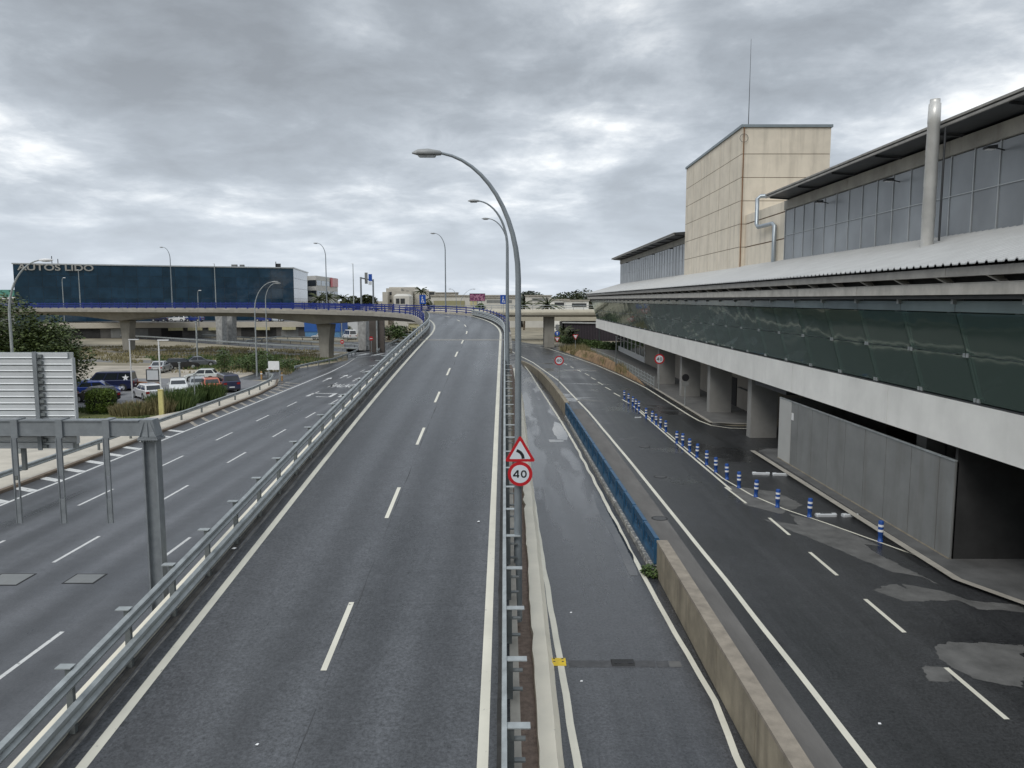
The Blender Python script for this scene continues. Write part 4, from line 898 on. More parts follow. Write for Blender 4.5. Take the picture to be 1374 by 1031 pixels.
m_ = MB(); m_.box(x0, x1, .301, .33, z0_, z1_); m_.build('front_sheet', GALV, BP); m_ = MB(); m_.box(x1+.002, x1+.03, .2, .33, z0_+.15, z1_-.15); m_.build('edge_trim', PANELB, BP)
for u in (47, ):
    x = Q(u, 500, 20.4)[0]; m_ = MB(); m_.box(x-.09, x+.02, .15, .17, z0_-.02, z1_+.02); m_.box(x-.04, x-.02, .17, .25, z0_-.02, z1_+.02); m_.build('support_post', GANTRY, BP)
    [MB().box(x+.021, x+.14, .17, .25, z0_+(z1_-z0_)*k/npl*1.0+.04, z0_+(z1_-z0_)*k/npl+.12).build('clip', GALV_D, BP) for k in range(npl)]
x = Q(30, 600, 20.7)[0]; MB().box(x-.05, x+.05, .4, .5, 4.75, 5.9).build('lower_strut', GALV_D, BP)
# ================================================================ left side: pavement, kerb, guard rail
b = MB(); b.prism([(-25.06, -30), (-25.06, 60), (-25.2, 76), (-25.9, 84), (-27.2, 89.5), (-28.6, 88.5), (-27.6, 80), (-27.2, 66), (-29.5, 58), (-33, 50), (-33.5, 30), (-33, -30)], 0, .13); b.build('left_pavement', SAND, None, kind='structure')
b = MB(); strip(b, [(-25.02, -30), (-25.02, 60), (-25.2, 76), (-25.95, 84), (-27.6, 90.2)], .26, .155); b2 = strip(MB(), [(-25.16, -30), (-25.16, 60), (-25.3, 76)], .1, .15)
rs = []
for x, y in [(-24.9, -30), (-24.9, 60), (-25.05, 76), (-25.8, 84), (-27.5, 90.2)]: rs.append([(x, y, 0), (x, y, .152), (x-.25, y, .152), (x-.25, y, 0)])
MB().rings(rs).build('kerb', mat('brown_kerb', (.17, .13, .095), .9, .2, 3.), None, kind='structure')
def guard_path(pts, label, z0, top, step, sgn=1, m=GALV):
    r = thing('guard_rail', label, 'guard rail', group='steel guard rails')
    rs = []; cum = [0]
    for a, b_ in zip(pts, pts[1:]): cum.append(cum[-1]+math.hypot(b_[0]-a[0], b_[1]-a[1]))
    def at(s):
        for i in range(len(pts)-1):
            if s <= cum[i+1] or i == len(pts)-2:
                t = (s-cum[i])/(cum[i+1]-cum[i]); a, b_ = pts[i], pts[i+1]; h = math.atan2(-(b_[0]-a[0]), b_[1]-a[1]); return a[0]+(b_[0]-a[0])*t, a[1]+(b_[1]-a[1])*t, h
    for s in frange(0, cum[-1]-.01, 2.0):
        x, y, h = at(s); rs.append([(x+math.cos(h)*o*sgn, y+math.sin(h)*o*sgn, z0+top-.155+d) for o, d in WPROF])
    MB().rings(rs).build('beam', m, r)
    s = 1.; pm = None
    while s < cum[-1]:
        x, y, h = at(s); 
        if pm is None:
            a, b_ = sorted((-sgn*.02, -sgn*.14)); pm = MB().box(a, b_, -.05, .05, 0, top-.03).build('post', GALV_D, r, (x, y, z0)); o = pm
        else: o = pm.copy(); C.objects.link(o); o.location = (x, y, z0)
        o.rotation_euler = (0, 0, h); s += step
    return r
guard_path([(-25.55, -10), (-25.55, 60), (-25.75, 76), (-26.3, 83), (-27.9, 89.5), (-29.3, 91)], 'single guard rail along the left pavement kerb', .13, .72, 4.0)
guard_path([P(395, 499)[:2], P(420, 493)[:2], P(450, 486.5)[:2], P(472, 478)[:2], P(480, 474)[:2]], 'short curved guard rail under the viaduct beside the left road', 0, .75, 4., 1)
guard_path([P(505, 476)[:2], P(523, 465)[:2], P(535, 459)[:2]], 'far guard rail beyond the painted crossing under the viaduct', 0, .8, 4., 1)
FR = [P(*p)[:2] for p in ((100, 451), (140, 453), (200, 456), (300, 463), (400, 470), (480, 473))]
FR2 = [P(*p)[:2] for p in ((100, 445), (200, 448.5), (300, 455), (400, 462), (470, 467), (500, 471))]
b = MB(); b.poly(FR+list(reversed(FR2)), .004); b.build('far_road', A_LEFT, None, kind='structure')
guard_path(FR, 'near guard rail of the road crossing behind the car park', 0, .85, 4., 1)
guard_path(FR2, 'far guard rail of the road crossing behind the car park', 0, .85, 4., 1)
guard_path([P(*p)[:2] for p in ((330, 462), (374, 456), (480, 458))], 'guard rail rising toward the white vans under the viaduct', 0, .85, 4., 1)
# ================================================================ grounds on the left
b = MB(); b.poly([(-27.2, 66), (-27.6, 80), (-29, 89), (-34, 92), (-44, 92), (-60, 84), (-60, 74), (-44, 67), (-37, 66.5), (-36, 68), (-33, 70.5)], .006); b.build('car_park', mat('car_park_tarmac', (.17, .17, .175), .8, .2, .8, .3, 20), None, kind='structure')
b = MB(); b.poly([(-33, 84), (-60, 84), (-70, 96), (-60, 110), (-40, 109), (-33, 98)], .0045); b.build('dirt_lot', mat('dirt_lot', (.36, .32, .26), .95, .3, .25, .4, 5), None, kind='structure')
b = MB(); b.poly([(-34, 117), (-75, 140), (-60, 150), (-36, 135)], .0045); b.poly([(-40, 111), (-70, 118), (-72, 124), (-40, 116)], .0045); b.build('dark_dirt', mat('dark_dirt', (.17, .165, .155), .95, .3, .3, .4, 5), None, kind='structure')
b = MB(); b.poly([(-28, 60.5), (-33, 69.5), (-37, 67.5), (-50, 66), (-50, 52), (-33, 50)], .0052); b.build('verge', mat('verge', (.14, .15, .05), .95, .45, .5, .5, 10), None, kind='structure')
b = MB(); b.prism([(-36.6, 79.6), (-42, 82.5), (-42.2, 82), (-36.8, 79.1)], 0, .8); b.build('low_wall', WOOD, None, label='low rust coloured wall behind the white hatchback', category='wall')
def tuft_mb(n, R_, H_, seed, lean=.5, wd=.03):
    rn = random.Random(seed); mb = MB()
    for i in range(n):
        a, d = rn.uniform(0, 6.28), math.sqrt(rn.random())*R_; x, y = math.cos(a)*d, math.sin(a)*d; h_ = H_*rn.uniform(.55, 1.1)*(1-.35*(d/R_)**2)
        lx, ly = math.cos(a)*lean*h_*rn.uniform(.2, 1)*(d/R_+.2), math.sin(a)*lean*h_*rn.uniform(.2, 1)*(d/R_+.2); ww = wd*rn.uniform(.6, 1.4); b_ = rn.uniform(0, 3.14)
        cx_, cy_ = math.cos(b_)*ww, math.sin(b_)*ww
        mb.add([(x-cx_, y-cy_, 0), (x+cx_, y+cy_, 0), (x+lx*.5+cx_, y+ly*.5+cy_, h_*.65), (x+lx*.5-cx_, y+ly*.5-cy_, h_*.65), (x+lx, y+ly, h_)], [(0, 1, 2, 3), (3, 2, 4)])
    return mb
def bush(label, loc, rx, ry, rz, n, size, m, seed, dry=0, cat='bush', name='bush', shell=.3):
    r = thing(name, label, cat, loc); leaf_mb(n, 0, 0, rz*.95, rx, ry, rz, size, seed, shell=shell).build('foliage', m, r)
    mb = MB(); rn = random.Random(seed)
    for k in range(5): a = rn.uniform(0, 6.28); mb.tube([(0, 0, 0), (math.cos(a)*rx*.4, math.sin(a)*ry*.4, rz*1.2)], [.04, .015], 5)
    mb.build('stems', BARK, r); return r
q = P(127, 557); r = thing('clipped_bush', 'dense clipped round hedge bush beside the metal sign back', 'bush', (q[0], q[1]+1.1, 0))
rn = random.Random(4); mb = MB()
for i in range(5200):
    a, e_ = rn.uniform(0, 6.283), rn.uniform(-1, 1); kx = abs(math.cos(a))**.75*math.copysign(1, math.cos(a)); ky = abs(math.sin(a))**.75*math.copysign(1, math.sin(a))
    el = math.asin(e_); ce = math.cos(el)**.55; d_ = rn.uniform(.86, 1.02)+.05*noise.noise(Vector((a*2, e_*3, 1)))
    p_ = Vector((kx*ce*1.12*d_, ky*ce*1.05*d_, 1.05+1.0*math.copysign(abs(e_)**.6, e_)*d_)); s_ = .07*rn.uniform(.6, 1.3); u1 = Vector((rn.uniform(-1, 1), rn.uniform(-1, 1), rn.uniform(-1, 1))).normalized()*s_; u2 = u1.cross(Vector((rn.uniform(-1, 1), rn.uniform(-1, 1), rn.uniform(-1, 1)))).normalized()*s_*.7
    mb.add([p_-u1, p_+u2, p_+u1, p_-u2], [(0, 1, 2, 3)])
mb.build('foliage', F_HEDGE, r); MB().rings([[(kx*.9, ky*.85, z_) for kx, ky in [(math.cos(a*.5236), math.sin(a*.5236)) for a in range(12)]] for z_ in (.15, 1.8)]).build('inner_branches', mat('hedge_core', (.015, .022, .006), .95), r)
for u, v, R_, H_, n, m_, lab in ((224, 553, 1.75, 2.0, 1600, F_MID, 'large tall green grass clump right of the yellow post'), (212, 556, 1.0, 1.5, 700, F_DRY, 'dry grass clump left of the yellow post base'), (273, 538, 1.55, 1.8, 1400, F_MID, 'green grass clump hiding the orange car'), (252, 542, 1.1, 1.5, 800, F_MID, 'smaller grass clump between the two large clumps'), (172, 558, 1.9, 1.15, 1300, F_DRY, 'low straw coloured grass clump right of the clipped bush'), (186, 556, 1.3, .9, 700, F_MID, 'low green grass patch before the white hatchback')):
    q = P(u, v); r = thing('grass_clump', lab, 'grass clump', (q[0], q[1]+R_*.6, 0), group='ornamental grass clumps'); tuft_mb(n, R_, H_, n, .5, .03).build('blades', m_, r); leaf_mb(int(n*.5), 0, 0, H_*.35, R_*.8, R_*.8, H_*.4, .09, n+1).build('lower_leaves', F_DRY if m_ is F_MID else F_MID, r)
for u, v, rx, rz, n, lab in ((345, 503, 1.7, 1.6, 1500, 'broad green bush behind the low curved lamp'), (331, 500, 1.2, 1.2, 900, 'smaller green bush at the left of the lamp'), (297, 505, .9, 1.9, 900, 'upright thin green shrub behind the navy van'), (385, 497, 1.6, .8, 700, 'low green bush behind the white board'), (318, 497, 1.4, .8, 600, 'low bush between the white hatchback and the big bush')):
    q = P(u, v); bush(lab, (q[0], q[1]+rx, 0), rx, rx, rz, n, .13, F_MID, n+int(u), name='shrub', cat='shrub')
def scatter_grass(name, poly, n, H_, m, seed, wd=.05):
    rn = random.Random(seed); mb = MB(); xs = [p[0] for p in poly]; ys = [p[1] for p in poly]; c = 0
    def inside(x, y):
        s_ = False; j = len(poly)-1
        for i in range(len(poly)):
            if (poly[i][1] > y) != (poly[j][1] > y) and x < (poly[j][0]-poly[i][0])*(y-poly[i][1])/(poly[j][1]-poly[i][1])+poly[i][0]: s_ = not s_
            j = i
        return s_
    while c < n:
        x, y = rn.uniform(min(xs), max(xs)), rn.uniform(min(ys), max(ys))
        if not inside(x, y) or noise.noise(Vector((x*.25, y*.25, seed))) < -.12: continue
        a = rn.uniform(0, 3.14); h_ = H_*rn.uniform(.4, 1.2); w_ = wd*rn.uniform(.6, 1.5); lx, ly = rn.uniform(-.3, .3)*h_, rn.uniform(-.3, .3)*h_
        mb.add([(x-math.cos(a)*w_, y-math.sin(a)*w_, 0), (x+math.cos(a)*w_, y+math.sin(a)*w_, 0), (x+lx, y+ly, h_)], [(0, 1, 2)]); c += 1
    o = mb.build(name, m); o['kind'] = 'stuff'; o['label'] = 'scattered grass'; del o['label']; return o
scatter_grass('grass', [(-28, 96), (-33, 99), (-44, 99), (-50, 112), (-75, 120), (-95, 150), (-70, 158), (-35, 142), (-27, 122), (-29.5, 108)], 12000, .42, F_DRY, 3, .09)
scatter_grass('grass', [(-28.5, 100), (-33, 101), (-45, 104), (-60, 125), (-45, 132), (-27, 120), (-30, 108)], 6500, .5, F_MID, 8, .09)
scatter_grass('grass', [(-29, 61), (-33, 69.5), (-37, 67.2), (-50, 66), (-50, 50), (-34, 50)], 14000, .22, F_MID, 5, .04)
# mound and trackside on the right
b = MB(); nx, ny = 10, 40; vv = []
for j in range(ny+1):
    t = j/ny; y = 84+t*64; xl = 14.55-(max(0, y-84)/64)**1.35*6.1; xr_ = 14.75-(max(0, y-84)/64)*.9
    for i in range(nx+1):
        s_ = i/nx; x = xl+(xr_-xl)*s_; hgt = math.sin(math.pi*min(s_*1.15, 1)**.8)*1.25*math.sin(math.pi*min(t*1.05, 1))**.8+.12*noise.noise(Vector((x, y*.6, 0)))
        vv.append((x, y, max(hgt, -.02)))
b.add(vv, [(j*(nx+1)+i, j*(nx+1)+i+1, (j+1)*(nx+1)+i+1, (j+1)*(nx+1)+i) for j in range(ny) for i in range(nx)], True); b.build('earth_bank', MOUND, None, kind='structure')
scatter_grass('grass', [(14.4, 90), (12.2, 118), (8.6, 146), (13.4, 146), (14.6, 110)], 5000, 1.25, F_DRY, 12, .07)
r = thing('pedestrian_fence', 'thin grey metal fence on the pavement kerb beside the brown bank', 'fence')
b = MB(); fp = [(14.85, 80.0), (14.75, 96), (14.2, 112), (13.2, 128)]; 
for zt in (.35, .75, 1.15): b.tube([(x, y, .15+zt) for x, y in fp], .03, 5)
b.build('rails', GALV, r)
for k in range(26):
    y = 80+k*1.92; x = 14.85-max(0, y-84)**1.6*.0038; MB().box(x-.03, x+.03, y-.03, y+.03, .15, 1.45).build('post', GALV, r)
b = MB(); n_ = 0
for k in range(200): y = 80+k*.24; x = 14.85-max(0, y-84)**1.6*.0038; b.box(x-.008, x+.008, y-.008, y+.008, .5, 1.3)
b.build('infill_bars', GALV, r)
q = P(855, 505); r = thing('post', 'tall grey pole standing in the brown bank', 'post', (13.7, 101, 0)); MB().tube([(0, 0, 0), (0, 0, 4.6)], .07, 8).build('shaft', GALV_D, r); MB().box(-.12, .12, -.12, .12, 4.6, 4.65).build('cap', GALV_D, r)
# ================================================================ parked cars
def car(label, loc, ang, col, kind='hatch', L=4.0, W=1.75, H=1.48, group=None, star=False):
    r = thing('parked_car' if kind != 'van' else 'parked_van', label, 'van' if kind == 'van' else 'car', loc, ang, group)
    m = MATS.get('car_%s' % (col,)) or mat('car_%s' % (col,), col, .28, .04, 1., coat=.8, metal=.15 if max(col) < .5 else 0)
    h = L/2; w = W/2
    # nose toward +y; (y,z) outline of lower body
    if kind in ('hatch',): belt = .93; low = [(-h, .35), (-h, .88), (-h+.12, .97), (h*.42, .95), (h*.86, .80), (h, .62), (h, .32), (h-.2, .22), (-h+.2, .22)]; gh = (-h+.12, -h+.55, h*.12, h*.46)
    elif kind == 'suv': belt = 1.02; low = [(-h, .4), (-h, 1.0), (-h+.1, 1.06), (h*.42, 1.04), (h*.88, .93), (h, .72), (h, .38), (h-.2, .28), (-h+.2, .28)]; gh = (-h+.1, -h+.5, h*.12, h*.45)
    elif kind == 'sedan': belt = .92; low = [(-h, .38), (-h, .86), (-h+.15, .97), (h*.40, .92), (h*.86, .78), (h, .6), (h, .3), (h-.2, .22), (-h+.2, .22)]; gh = (-h*.72, -h*.38, h*.08, h*.42)
    else: belt = 1.12; low = [(-h, .38), (-h, 1.1), (-h+.05, 1.15), (h*.62, 1.12), (h*.93, .92), (h, .7), (h, .35), (h-.2, .25), (-h+.2, .25)]; gh = (-h+.05, -h+.22, h*.40, h*.68)
    rings = []
    for x, sc, dz in ((-w, .955, 0), (-w*.955, .992, 0), (-w*.80, 1., .015), (w*.80, 1., .015), (w*.955, .992, 0), (w, .955, 0)):
        rings.append([(x, y*sc, (z-.55)*(.93 if abs(x) == w else 1)+.55+(dz if z > .7 else 0)) for y, z in low])
    MB().rings(rings, True, False).build('body', m, r)
    ya, yb, yc, yd = gh; wt = w*.76; wb = w*.93; rz_ = H
    cab = MB(); cab.rings([[(-wb, ya, belt-.02), (wb, ya, belt-.02), (wb, yd, belt-.02), (-wb, yd, belt-.02)], [(-wt*1.03, yb, rz_-.07), (wt*1.03, yb, rz_-.07), (wt*1.03, yc, rz_-.05), (-wt*1.03, yc, rz_-.05)], [(-wt*.9, yb+.12, rz_), (wt*.9, yb+.12, rz_), (wt*.9, yc-.12, rz_), (-wt*.9, yc-.12, rz_)]])
    cab.build('roof', m, r)
    def lerp(a, b_, t): return tuple(a[i]+(b_[i]-a[i])*t for i in range(3))
    def pane(a, b_, c_, d, nm, o):   # quad a,b bottom; d,c top ; inset and pushed outward
        n_ = (Vector(b_)-Vector(a)).cross(Vector(d)-Vector(a)).normalized()*o; pts = []
        ctr = tuple(sum(q[i] for q in (a, b_, c_, d))/4 for i in range(3))
        pts = [tuple(Vector(lerp(q, ctr, .0))+n_) for q in (a, b_, c_, d)]
        MB().add(pts, [(0, 1, 2, 3)]).build(nm, G_CAR, r)
    for sx_ in (-1, 1):
        A = lambda t, s_: (sx_*(wb+(wt*1.03-wb)*s_), (ya+(yb-ya)*s_)+((yd+(yc-yd)*s_)-(ya+(yb-ya)*s_))*t, belt-.02+(rz_-.06-belt+.02)*s_)
        ts = (.06, .47, .52, .93) if kind != 'van' else (.04, .34, .37, .66, .69, .95)
        for i in range(0, len(ts), 2):
            a, b_, c_, d = A(ts[i], .12), A(ts[i+1], .12), A(ts[i+1]-.0, .9), A(ts[i], .9)
            if sx_ > 0: pane(a, b_, c_, d, 'side_window', .006)
            else: pane(b_, a, d, c_, 'side_window', .006)
    B = lambda t, s_: (-(wb+(wt*1.03-wb)*s_)+2*(wb+(wt*1.03-wb)*s_)*t, ya+(yb-ya)*s_, belt-.02+(rz_-.06-belt+.02)*s_)
    pane(B(.08, .15), B(.92, .15), B(.92, .88), B(.08, .88), 'rear_window', .006)
    D = lambda t, s_: (-(wb+(wt*1.03-wb)*s_)+2*(wb+(wt*1.03-wb)*s_)*t, yd+(yc-yd)*s_, belt-.02+(rz_-.06-belt+.02)*s_)
    pane(D(.94, .05), D(.06, .05), D(.06, .93), D(.94, .93), 'windscreen', .006)
    wr = .32 if kind in ('hatch', 'sedan') else .35
    for sx_ in (-1, 1):
        for yy_ in (-h*.60, h*.62):
            ww = thing('wheel', '', '', (sx_*(w-.10), yy_, wr)); del ww['label'], ww['category']; ww.parent = r
            def ring(rad, x): return [(x, rad*math.cos(k*math.pi/8), rad*math.sin(k*math.pi/8)) for k in range(16)]
            MB().rings([ring(wr*.9, -.12), ring(wr, -.10), ring(wr, .10), ring(wr*.9, .115)]).build('tyre', RUBBER, ww)
            MB().rings([ring(wr*.62, -.125), ring(wr*.62, .122)]).build('rim', ALU, ww)
            MB().rings([[(sx_*(w-.004)-x_, yy_+(wr+.07)*math.cos(k*math.pi/8), wr+(wr+.07)*math.sin(k*math.pi/8)) for k in range(16)] for x_ in ((-.006*sx_), (.02*sx_))]).build('wheel_arch', RUBBER, r)
        MB().box(sx_*w*.72-.16, sx_*w*.72+.16, -h-.012, -h+.05, belt-.28, belt-.08).build('tail_light', mat('tail_red', (.30, .01, .012), .3), r)
        MB().box(sx_*w*.70-.17, sx_*w*.70+.17, h*.955, h+.006, .60, .73).build('headlight', WHITE, r)
        MB().box(sx_*(w+.08)-.09, sx_*(w+.08)+.09, yd-.32, yd-.2, belt, belt+.14).build('mirror', m, r)
    MB().box(-.26, .26, -h-.015, -h, .52, .63).build('number_plate', WHITE, r); MB().box(-w*.85, w*.85, -h-.008, -h+.1, .3, .42).build('rear_bumper', RUBBER, r)
    MB().box(-.45, .45, h-.05, h+.012, .38, .55).build('grille', RUBBER, r)
    if star:
        m_ = MB()
        for sx_ in (-1, 1):
            pts = []
            for k in range(10): a = math.pi/2+k*math.pi/5; R_ = .36 if k % 2 == 0 else .15; pts.append((sx_*(w*.87+.03), -h*.72+R_*math.cos(a), 1.38+R_*math.sin(a)))
            pts = [(sx_*(wb+(wt*1.03-wb)*((p_[2]-belt)/(rz_-.06-belt))+.015), p_[1], p_[2]) for p_ in pts]
            if sx_ > 0: pts.reverse()
            c_ = len(m_.v); ctr = tuple(sum(p_[i] for p_ in pts)/10 for i in range(3)); m_.add([ctr]+pts, [(0, 1+k, 1+(k+1) % 10) for k in range(10)])
        m_.build('star_decal', WHITE, r)
    return r
WHT, SIL, NAVY, BLK, BLU, ORG, LBL, GRY = (.75, .75, .74), (.42, .43, .44), (.02, .025, .07), (.012, .013, .015), (.015, .04, .22), (.50, .10, .04), (.40, .47, .52), (.16, .17, .18)
D_ = math.radians; GC = 'cars parked in the car park'
car('white hatchback seen from behind next to the white lamp post', (-34.9, 73.2, .01), D_(42), WHT, 'hatch', 4.2, group=GC)
car('white car facing out behind the yellow post', (-33.9, 77.6, .01), D_(205), (.66, .67, .66), 'hatch', 4.0, group=GC)
car('pale grey car behind the grass clumps, right of the white ones', (-32.6, 79.4, .01), D_(203), (.36, .38, .39), 'hatch', 4.0, group=GC)
car('orange red car half hidden by the grass clump', (-31.2, 79.0, .01), D_(28), ORG, 'hatch', 4.0, group=GC)
car('dark navy people carrier seen from behind beside the guard rail', (-29.6, 79.4, .01), D_(33), NAVY, 'van', 4.4, 1.8, 1.82, group=GC)
car('small white hatchback parked side-on near the green shrub', (-35.9, 88.6, .01), D_(100), (.66, .68, .64), 'hatch', 3.6, 1.65, 1.48, group=GC)
car('silver saloon behind the white lamp posts', (-46.0, 100.3, .01), D_(8), SIL, 'sedan', 4.4, group=GC)
car('black estate car parked beside the silver saloon', (-45.1, 104.8, .01), D_(-68), BLK, 'suv', 4.5, group=GC)
car('dark grey saloon just behind the black estate car', (-44.3, 108.8, .01), D_(-62), GRY, 'sedan', 4.4, group=GC)
car('dark blue minivan with a white star on its rear side', (-41.9, 79.6, .01), D_(100), NAVY, 'van', 5.1, 1.9, 2.0, group=GC, star=True)
car('pale blue car behind the blue minivan', (-44.6, 84.2, .01), D_(98), LBL, 'hatch', 4.3, group=GC)
car('bright blue compact car in front of the minivan', (-40.6, 75.2, .01), D_(-72), BLU, 'hatch', 3.9, group=GC)
car('black car with red tail lights behind the clipped bush', (-38.4, 70.6, .01), D_(72), BLK, 'hatch', 3.9, group=GC)
car('dark grey car under the edge of the big tree', (-42.6, 70.8, .01), D_(80), GRY, 'hatch', 4.2, group=GC)
car('blue and white car under the tree branches', (-43.0, 75.2, .01), D_(90), BLU, 'hatch', 4.0, group=GC)
GV = 'white vehicles beyond the viaduct'
car('white off-roader parked beyond the viaduct pillar', (-45, 182, .01), D_(75), WHT, 'suv', 4.7, 1.9, 1.85, group=GV)
car('white van parked right of the off-roader beyond the viaduct', (-38.8, 184, .01), D_(30), WHT, 'van', 5.2, 2.0, 2.3, group=GV)
car('white estate car nearest the dark far pier', (-35, 190, .01), D_(60), WHT, 'suv', 4.7, 1.9, 1.8, group=GV)
# ================================================================ trees
def limb(mb, p0, p1, r0, r1, seed):
    rn = random.Random(seed); mid = [p0[i]+(p1[i]-p0[i])*.5+rn.uniform(-.25, .25) for i in range(3)]; mb.tube([p0, mid, p1], [r0, (r0+r1)/2, r1], 7)
def tree(label, loc, H_, R_, n, size, m, seed, trunk=.25, nclump=26, name='tree', base=.18, group=None):
    rn = random.Random(seed); r = thing(name, label, 'tree', loc, 0, group); tr = MB(); cr = MB()
    tr.tube([(0, 0, 0), (rn.uniform(-.15, .15), rn.uniform(-.15, .15), H_*.25), (rn.uniform(-.3, .3), rn.uniform(-.3, .3), H_*.5)], [trunk, trunk*.75, trunk*.5], 9)
    for k in range(nclump):
        while True:
            a, b_, c_ = rn.uniform(-1, 1), rn.uniform(-1, 1), rn.uniform(-1, 1); d = math.sqrt(a*a+b_*b_+c_*c_)
            if .35 < d < 1: break
        zc_ = H_*(base+(1-base)*.5)+c_*H_*(1-base)*.42; x, y = a*R_*.82, b_*R_*.82
        cr_ = R_*rn.uniform(.24, .42); q_ = leaf_mb(n//nclump, x, y, zc_, cr_, cr_, cr_*.8, size, seed*100+k, shell=.35); cr.add(q_.v, q_.f)
        if k % 2 == 0: limb(tr, (0, 0, H_*rn.uniform(.2, .42)), (x*.85, y*.85, zc_-.1), trunk*.35, .03, seed+k)
    cr.build('crown', m, r); tr.build('trunk', BARK, r); return r
tree('large dark leafy tree at the left edge behind the metal sign', (-42.4, 62.5, 0), 9.6, 6.4, 44000, .15, F_TREE, 3, .35, 60, base=.12)
tree('lower spreading dark tree hanging over the parked cars', (-37.9, 62.0, 0), 7.0, 3.8, 20000, .14, F_TREE, 9, .25, 34, base=.12)
G2 = 'trees on the far skyline'
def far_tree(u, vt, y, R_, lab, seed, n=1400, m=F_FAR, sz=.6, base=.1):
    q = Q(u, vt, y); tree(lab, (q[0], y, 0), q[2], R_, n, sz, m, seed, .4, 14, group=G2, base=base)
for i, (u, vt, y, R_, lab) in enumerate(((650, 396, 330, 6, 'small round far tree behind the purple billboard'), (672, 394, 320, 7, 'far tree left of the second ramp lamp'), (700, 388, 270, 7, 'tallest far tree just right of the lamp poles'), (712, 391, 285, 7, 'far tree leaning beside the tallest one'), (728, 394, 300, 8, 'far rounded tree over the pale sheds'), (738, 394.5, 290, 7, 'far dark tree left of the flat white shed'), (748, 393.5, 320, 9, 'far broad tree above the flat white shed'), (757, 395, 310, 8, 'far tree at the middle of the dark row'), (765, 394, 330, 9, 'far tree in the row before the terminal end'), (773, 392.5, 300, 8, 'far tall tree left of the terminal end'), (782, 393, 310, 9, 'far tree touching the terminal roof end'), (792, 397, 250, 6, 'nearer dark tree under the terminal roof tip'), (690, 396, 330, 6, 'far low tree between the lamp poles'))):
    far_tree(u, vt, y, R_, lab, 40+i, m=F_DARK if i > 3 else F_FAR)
far_tree(487, 387, 240, 6, 'dense olive tree under the far sign gantry', 71, 3000, F_DARK, .5); far_tree(464, 398, 250, 2.6, 'small far tree left of the gantry mast', 72, 900, F_DARK, .4)
far_tree(574, 398, 240, 3, 'small tree beside the far cream building', 73, 900, F_DARK, .4)
far_tree(640, 404, 165, 3.2, 'green tree showing below the far overpass railing', 74, 1500, F_MID, .35)
def palm(label, u, vt, y, R_=2.6, n=15):
    q = Q(u, vt, y); H_ = q[2]; r = thing('palm_tree', label, 'palm tree', (q[0], y, 0), 0, 'palms on the skyline'); MB().tube([(0, 0, 0), (.2, 0, H_*.5), (0, 0, H_-1)], [.28, .2, .2], 8).build('trunk', BARK, r)
    mb = MB(); rn = random.Random(int(u))
    for k in range(n*2):
        a = k*2.4; el = rn.uniform(-.5, 1.2); px = []
        for t in range(5): s_ = t/4*R_; px.append(Vector((math.cos(a)*s_*math.cos(el*.6), math.sin(a)*s_*math.cos(el*.6), H_-1+s_*math.sin(el)-.25*s_*s_/R_*1.6)))
        sd = Vector((-math.sin(a), math.cos(a), 0))
        for t in range(4):
            w_ = .28*(1-t*.2); mb.add([px[t]-sd*w_-Vector((0, 0, .2)), px[t], px[t+1], px[t+1]-sd*w_*.8-Vector((0, 0, .2))], [(0, 1, 2, 3)]); mb.add([px[t]+sd*w_-Vector((0, 0, .2)), px[t], px[t+1], px[t+1]+sd*w_*.8-Vector((0, 0, .2))], [(3, 2, 1, 0)])
    mb.build('crown', F_DARK, r); return r
palm('palm at the left foot of the white office block', 428, 396, 235, 3.6); palm('palm at the middle of the white office block', 440, 394, 235, 3.2); palm('palm right of the white office block', 459, 396, 235, 2.6)
palm('small palm left of the gantry', 467, 399.5, 230, 2.0); palm('palm rising above the far cream building', 565, 386, 250, 2.4); palm('palm beside the overpass sheds', 735, 404, 200, 4.5); palm('palm in front of the white roofed shed', 756, 438, 172, 2.6); palm('palm left of the white roofed shed', 767, 441, 165, 2.0)
palm('palm just right of the nearest lamp pole', 703, 404, 240, 3)
# ================================================================ clipped hedge, far right things
b = MB(); rn = random.Random(2); hp = [P(*p)[:2] for p in ((738, 455), (760, 462), (790, 467), (812, 470), (836, 472))]
for i in range(9000):
    k = rn.randrange(4); t = rn.random(); a, c_ = hp[k], hp[k+1]; x = a[0]+(c_[0]-a[0])*t+rn.uniform(-1, 1); y = a[1]+(c_[1]-a[1])*t+rn.uniform(0, 1.6); z = rn.uniform(.1, 1.0)*(1.5+.3*noise.noise(Vector((x, y, 0)))); s_ = .16*rn.uniform(.6, 1.3)
    u1 = Vector((rn.uniform(-1, 1), rn.uniform(-1, 1), rn.uniform(-1, 1))).normalized()*s_; u2 = u1.cross(Vector((rn.uniform(-1, 1), rn.uniform(-1, 1), 1))).normalized()*s_*.6; p_ = Vector((x, y, z)); b.add([p_-u1, p_+u2, p_+u1, p_-u2], [(0, 1, 2, 3)])
b.build('hedge', F_MID, None, label='long low clipped hedge before the dark fence at the road end', category='hedge')
OV = thing('overpass', 'pale overpass with rounded edge crossing behind the ramp toward the terminal', 'overpass')
b = MB(); pr = [(0, 7.45), (-.5, 7.3), (-.8, 6.95), (-.75, 6.5), (-.45, 6.15), (3, 6.0), (9, 6.1), (9.3, 7.45)]
b.rings([[(x, 151+y, z) for y, z in pr] for x in (-16, 5, 17, 40)], True, False); b.build('deck', mat('overpass_cream', (.47, .43, .34), .8, .1, .4, streak=.1), OV)
MB().box(6.4, 8.4, 152.5, 158, 0, 6.1).build('pillar', CONC_V, OV); MB().box(24, 26, 152.5, 158, 0, 6.1).build('pillar', CONC_V, OV)
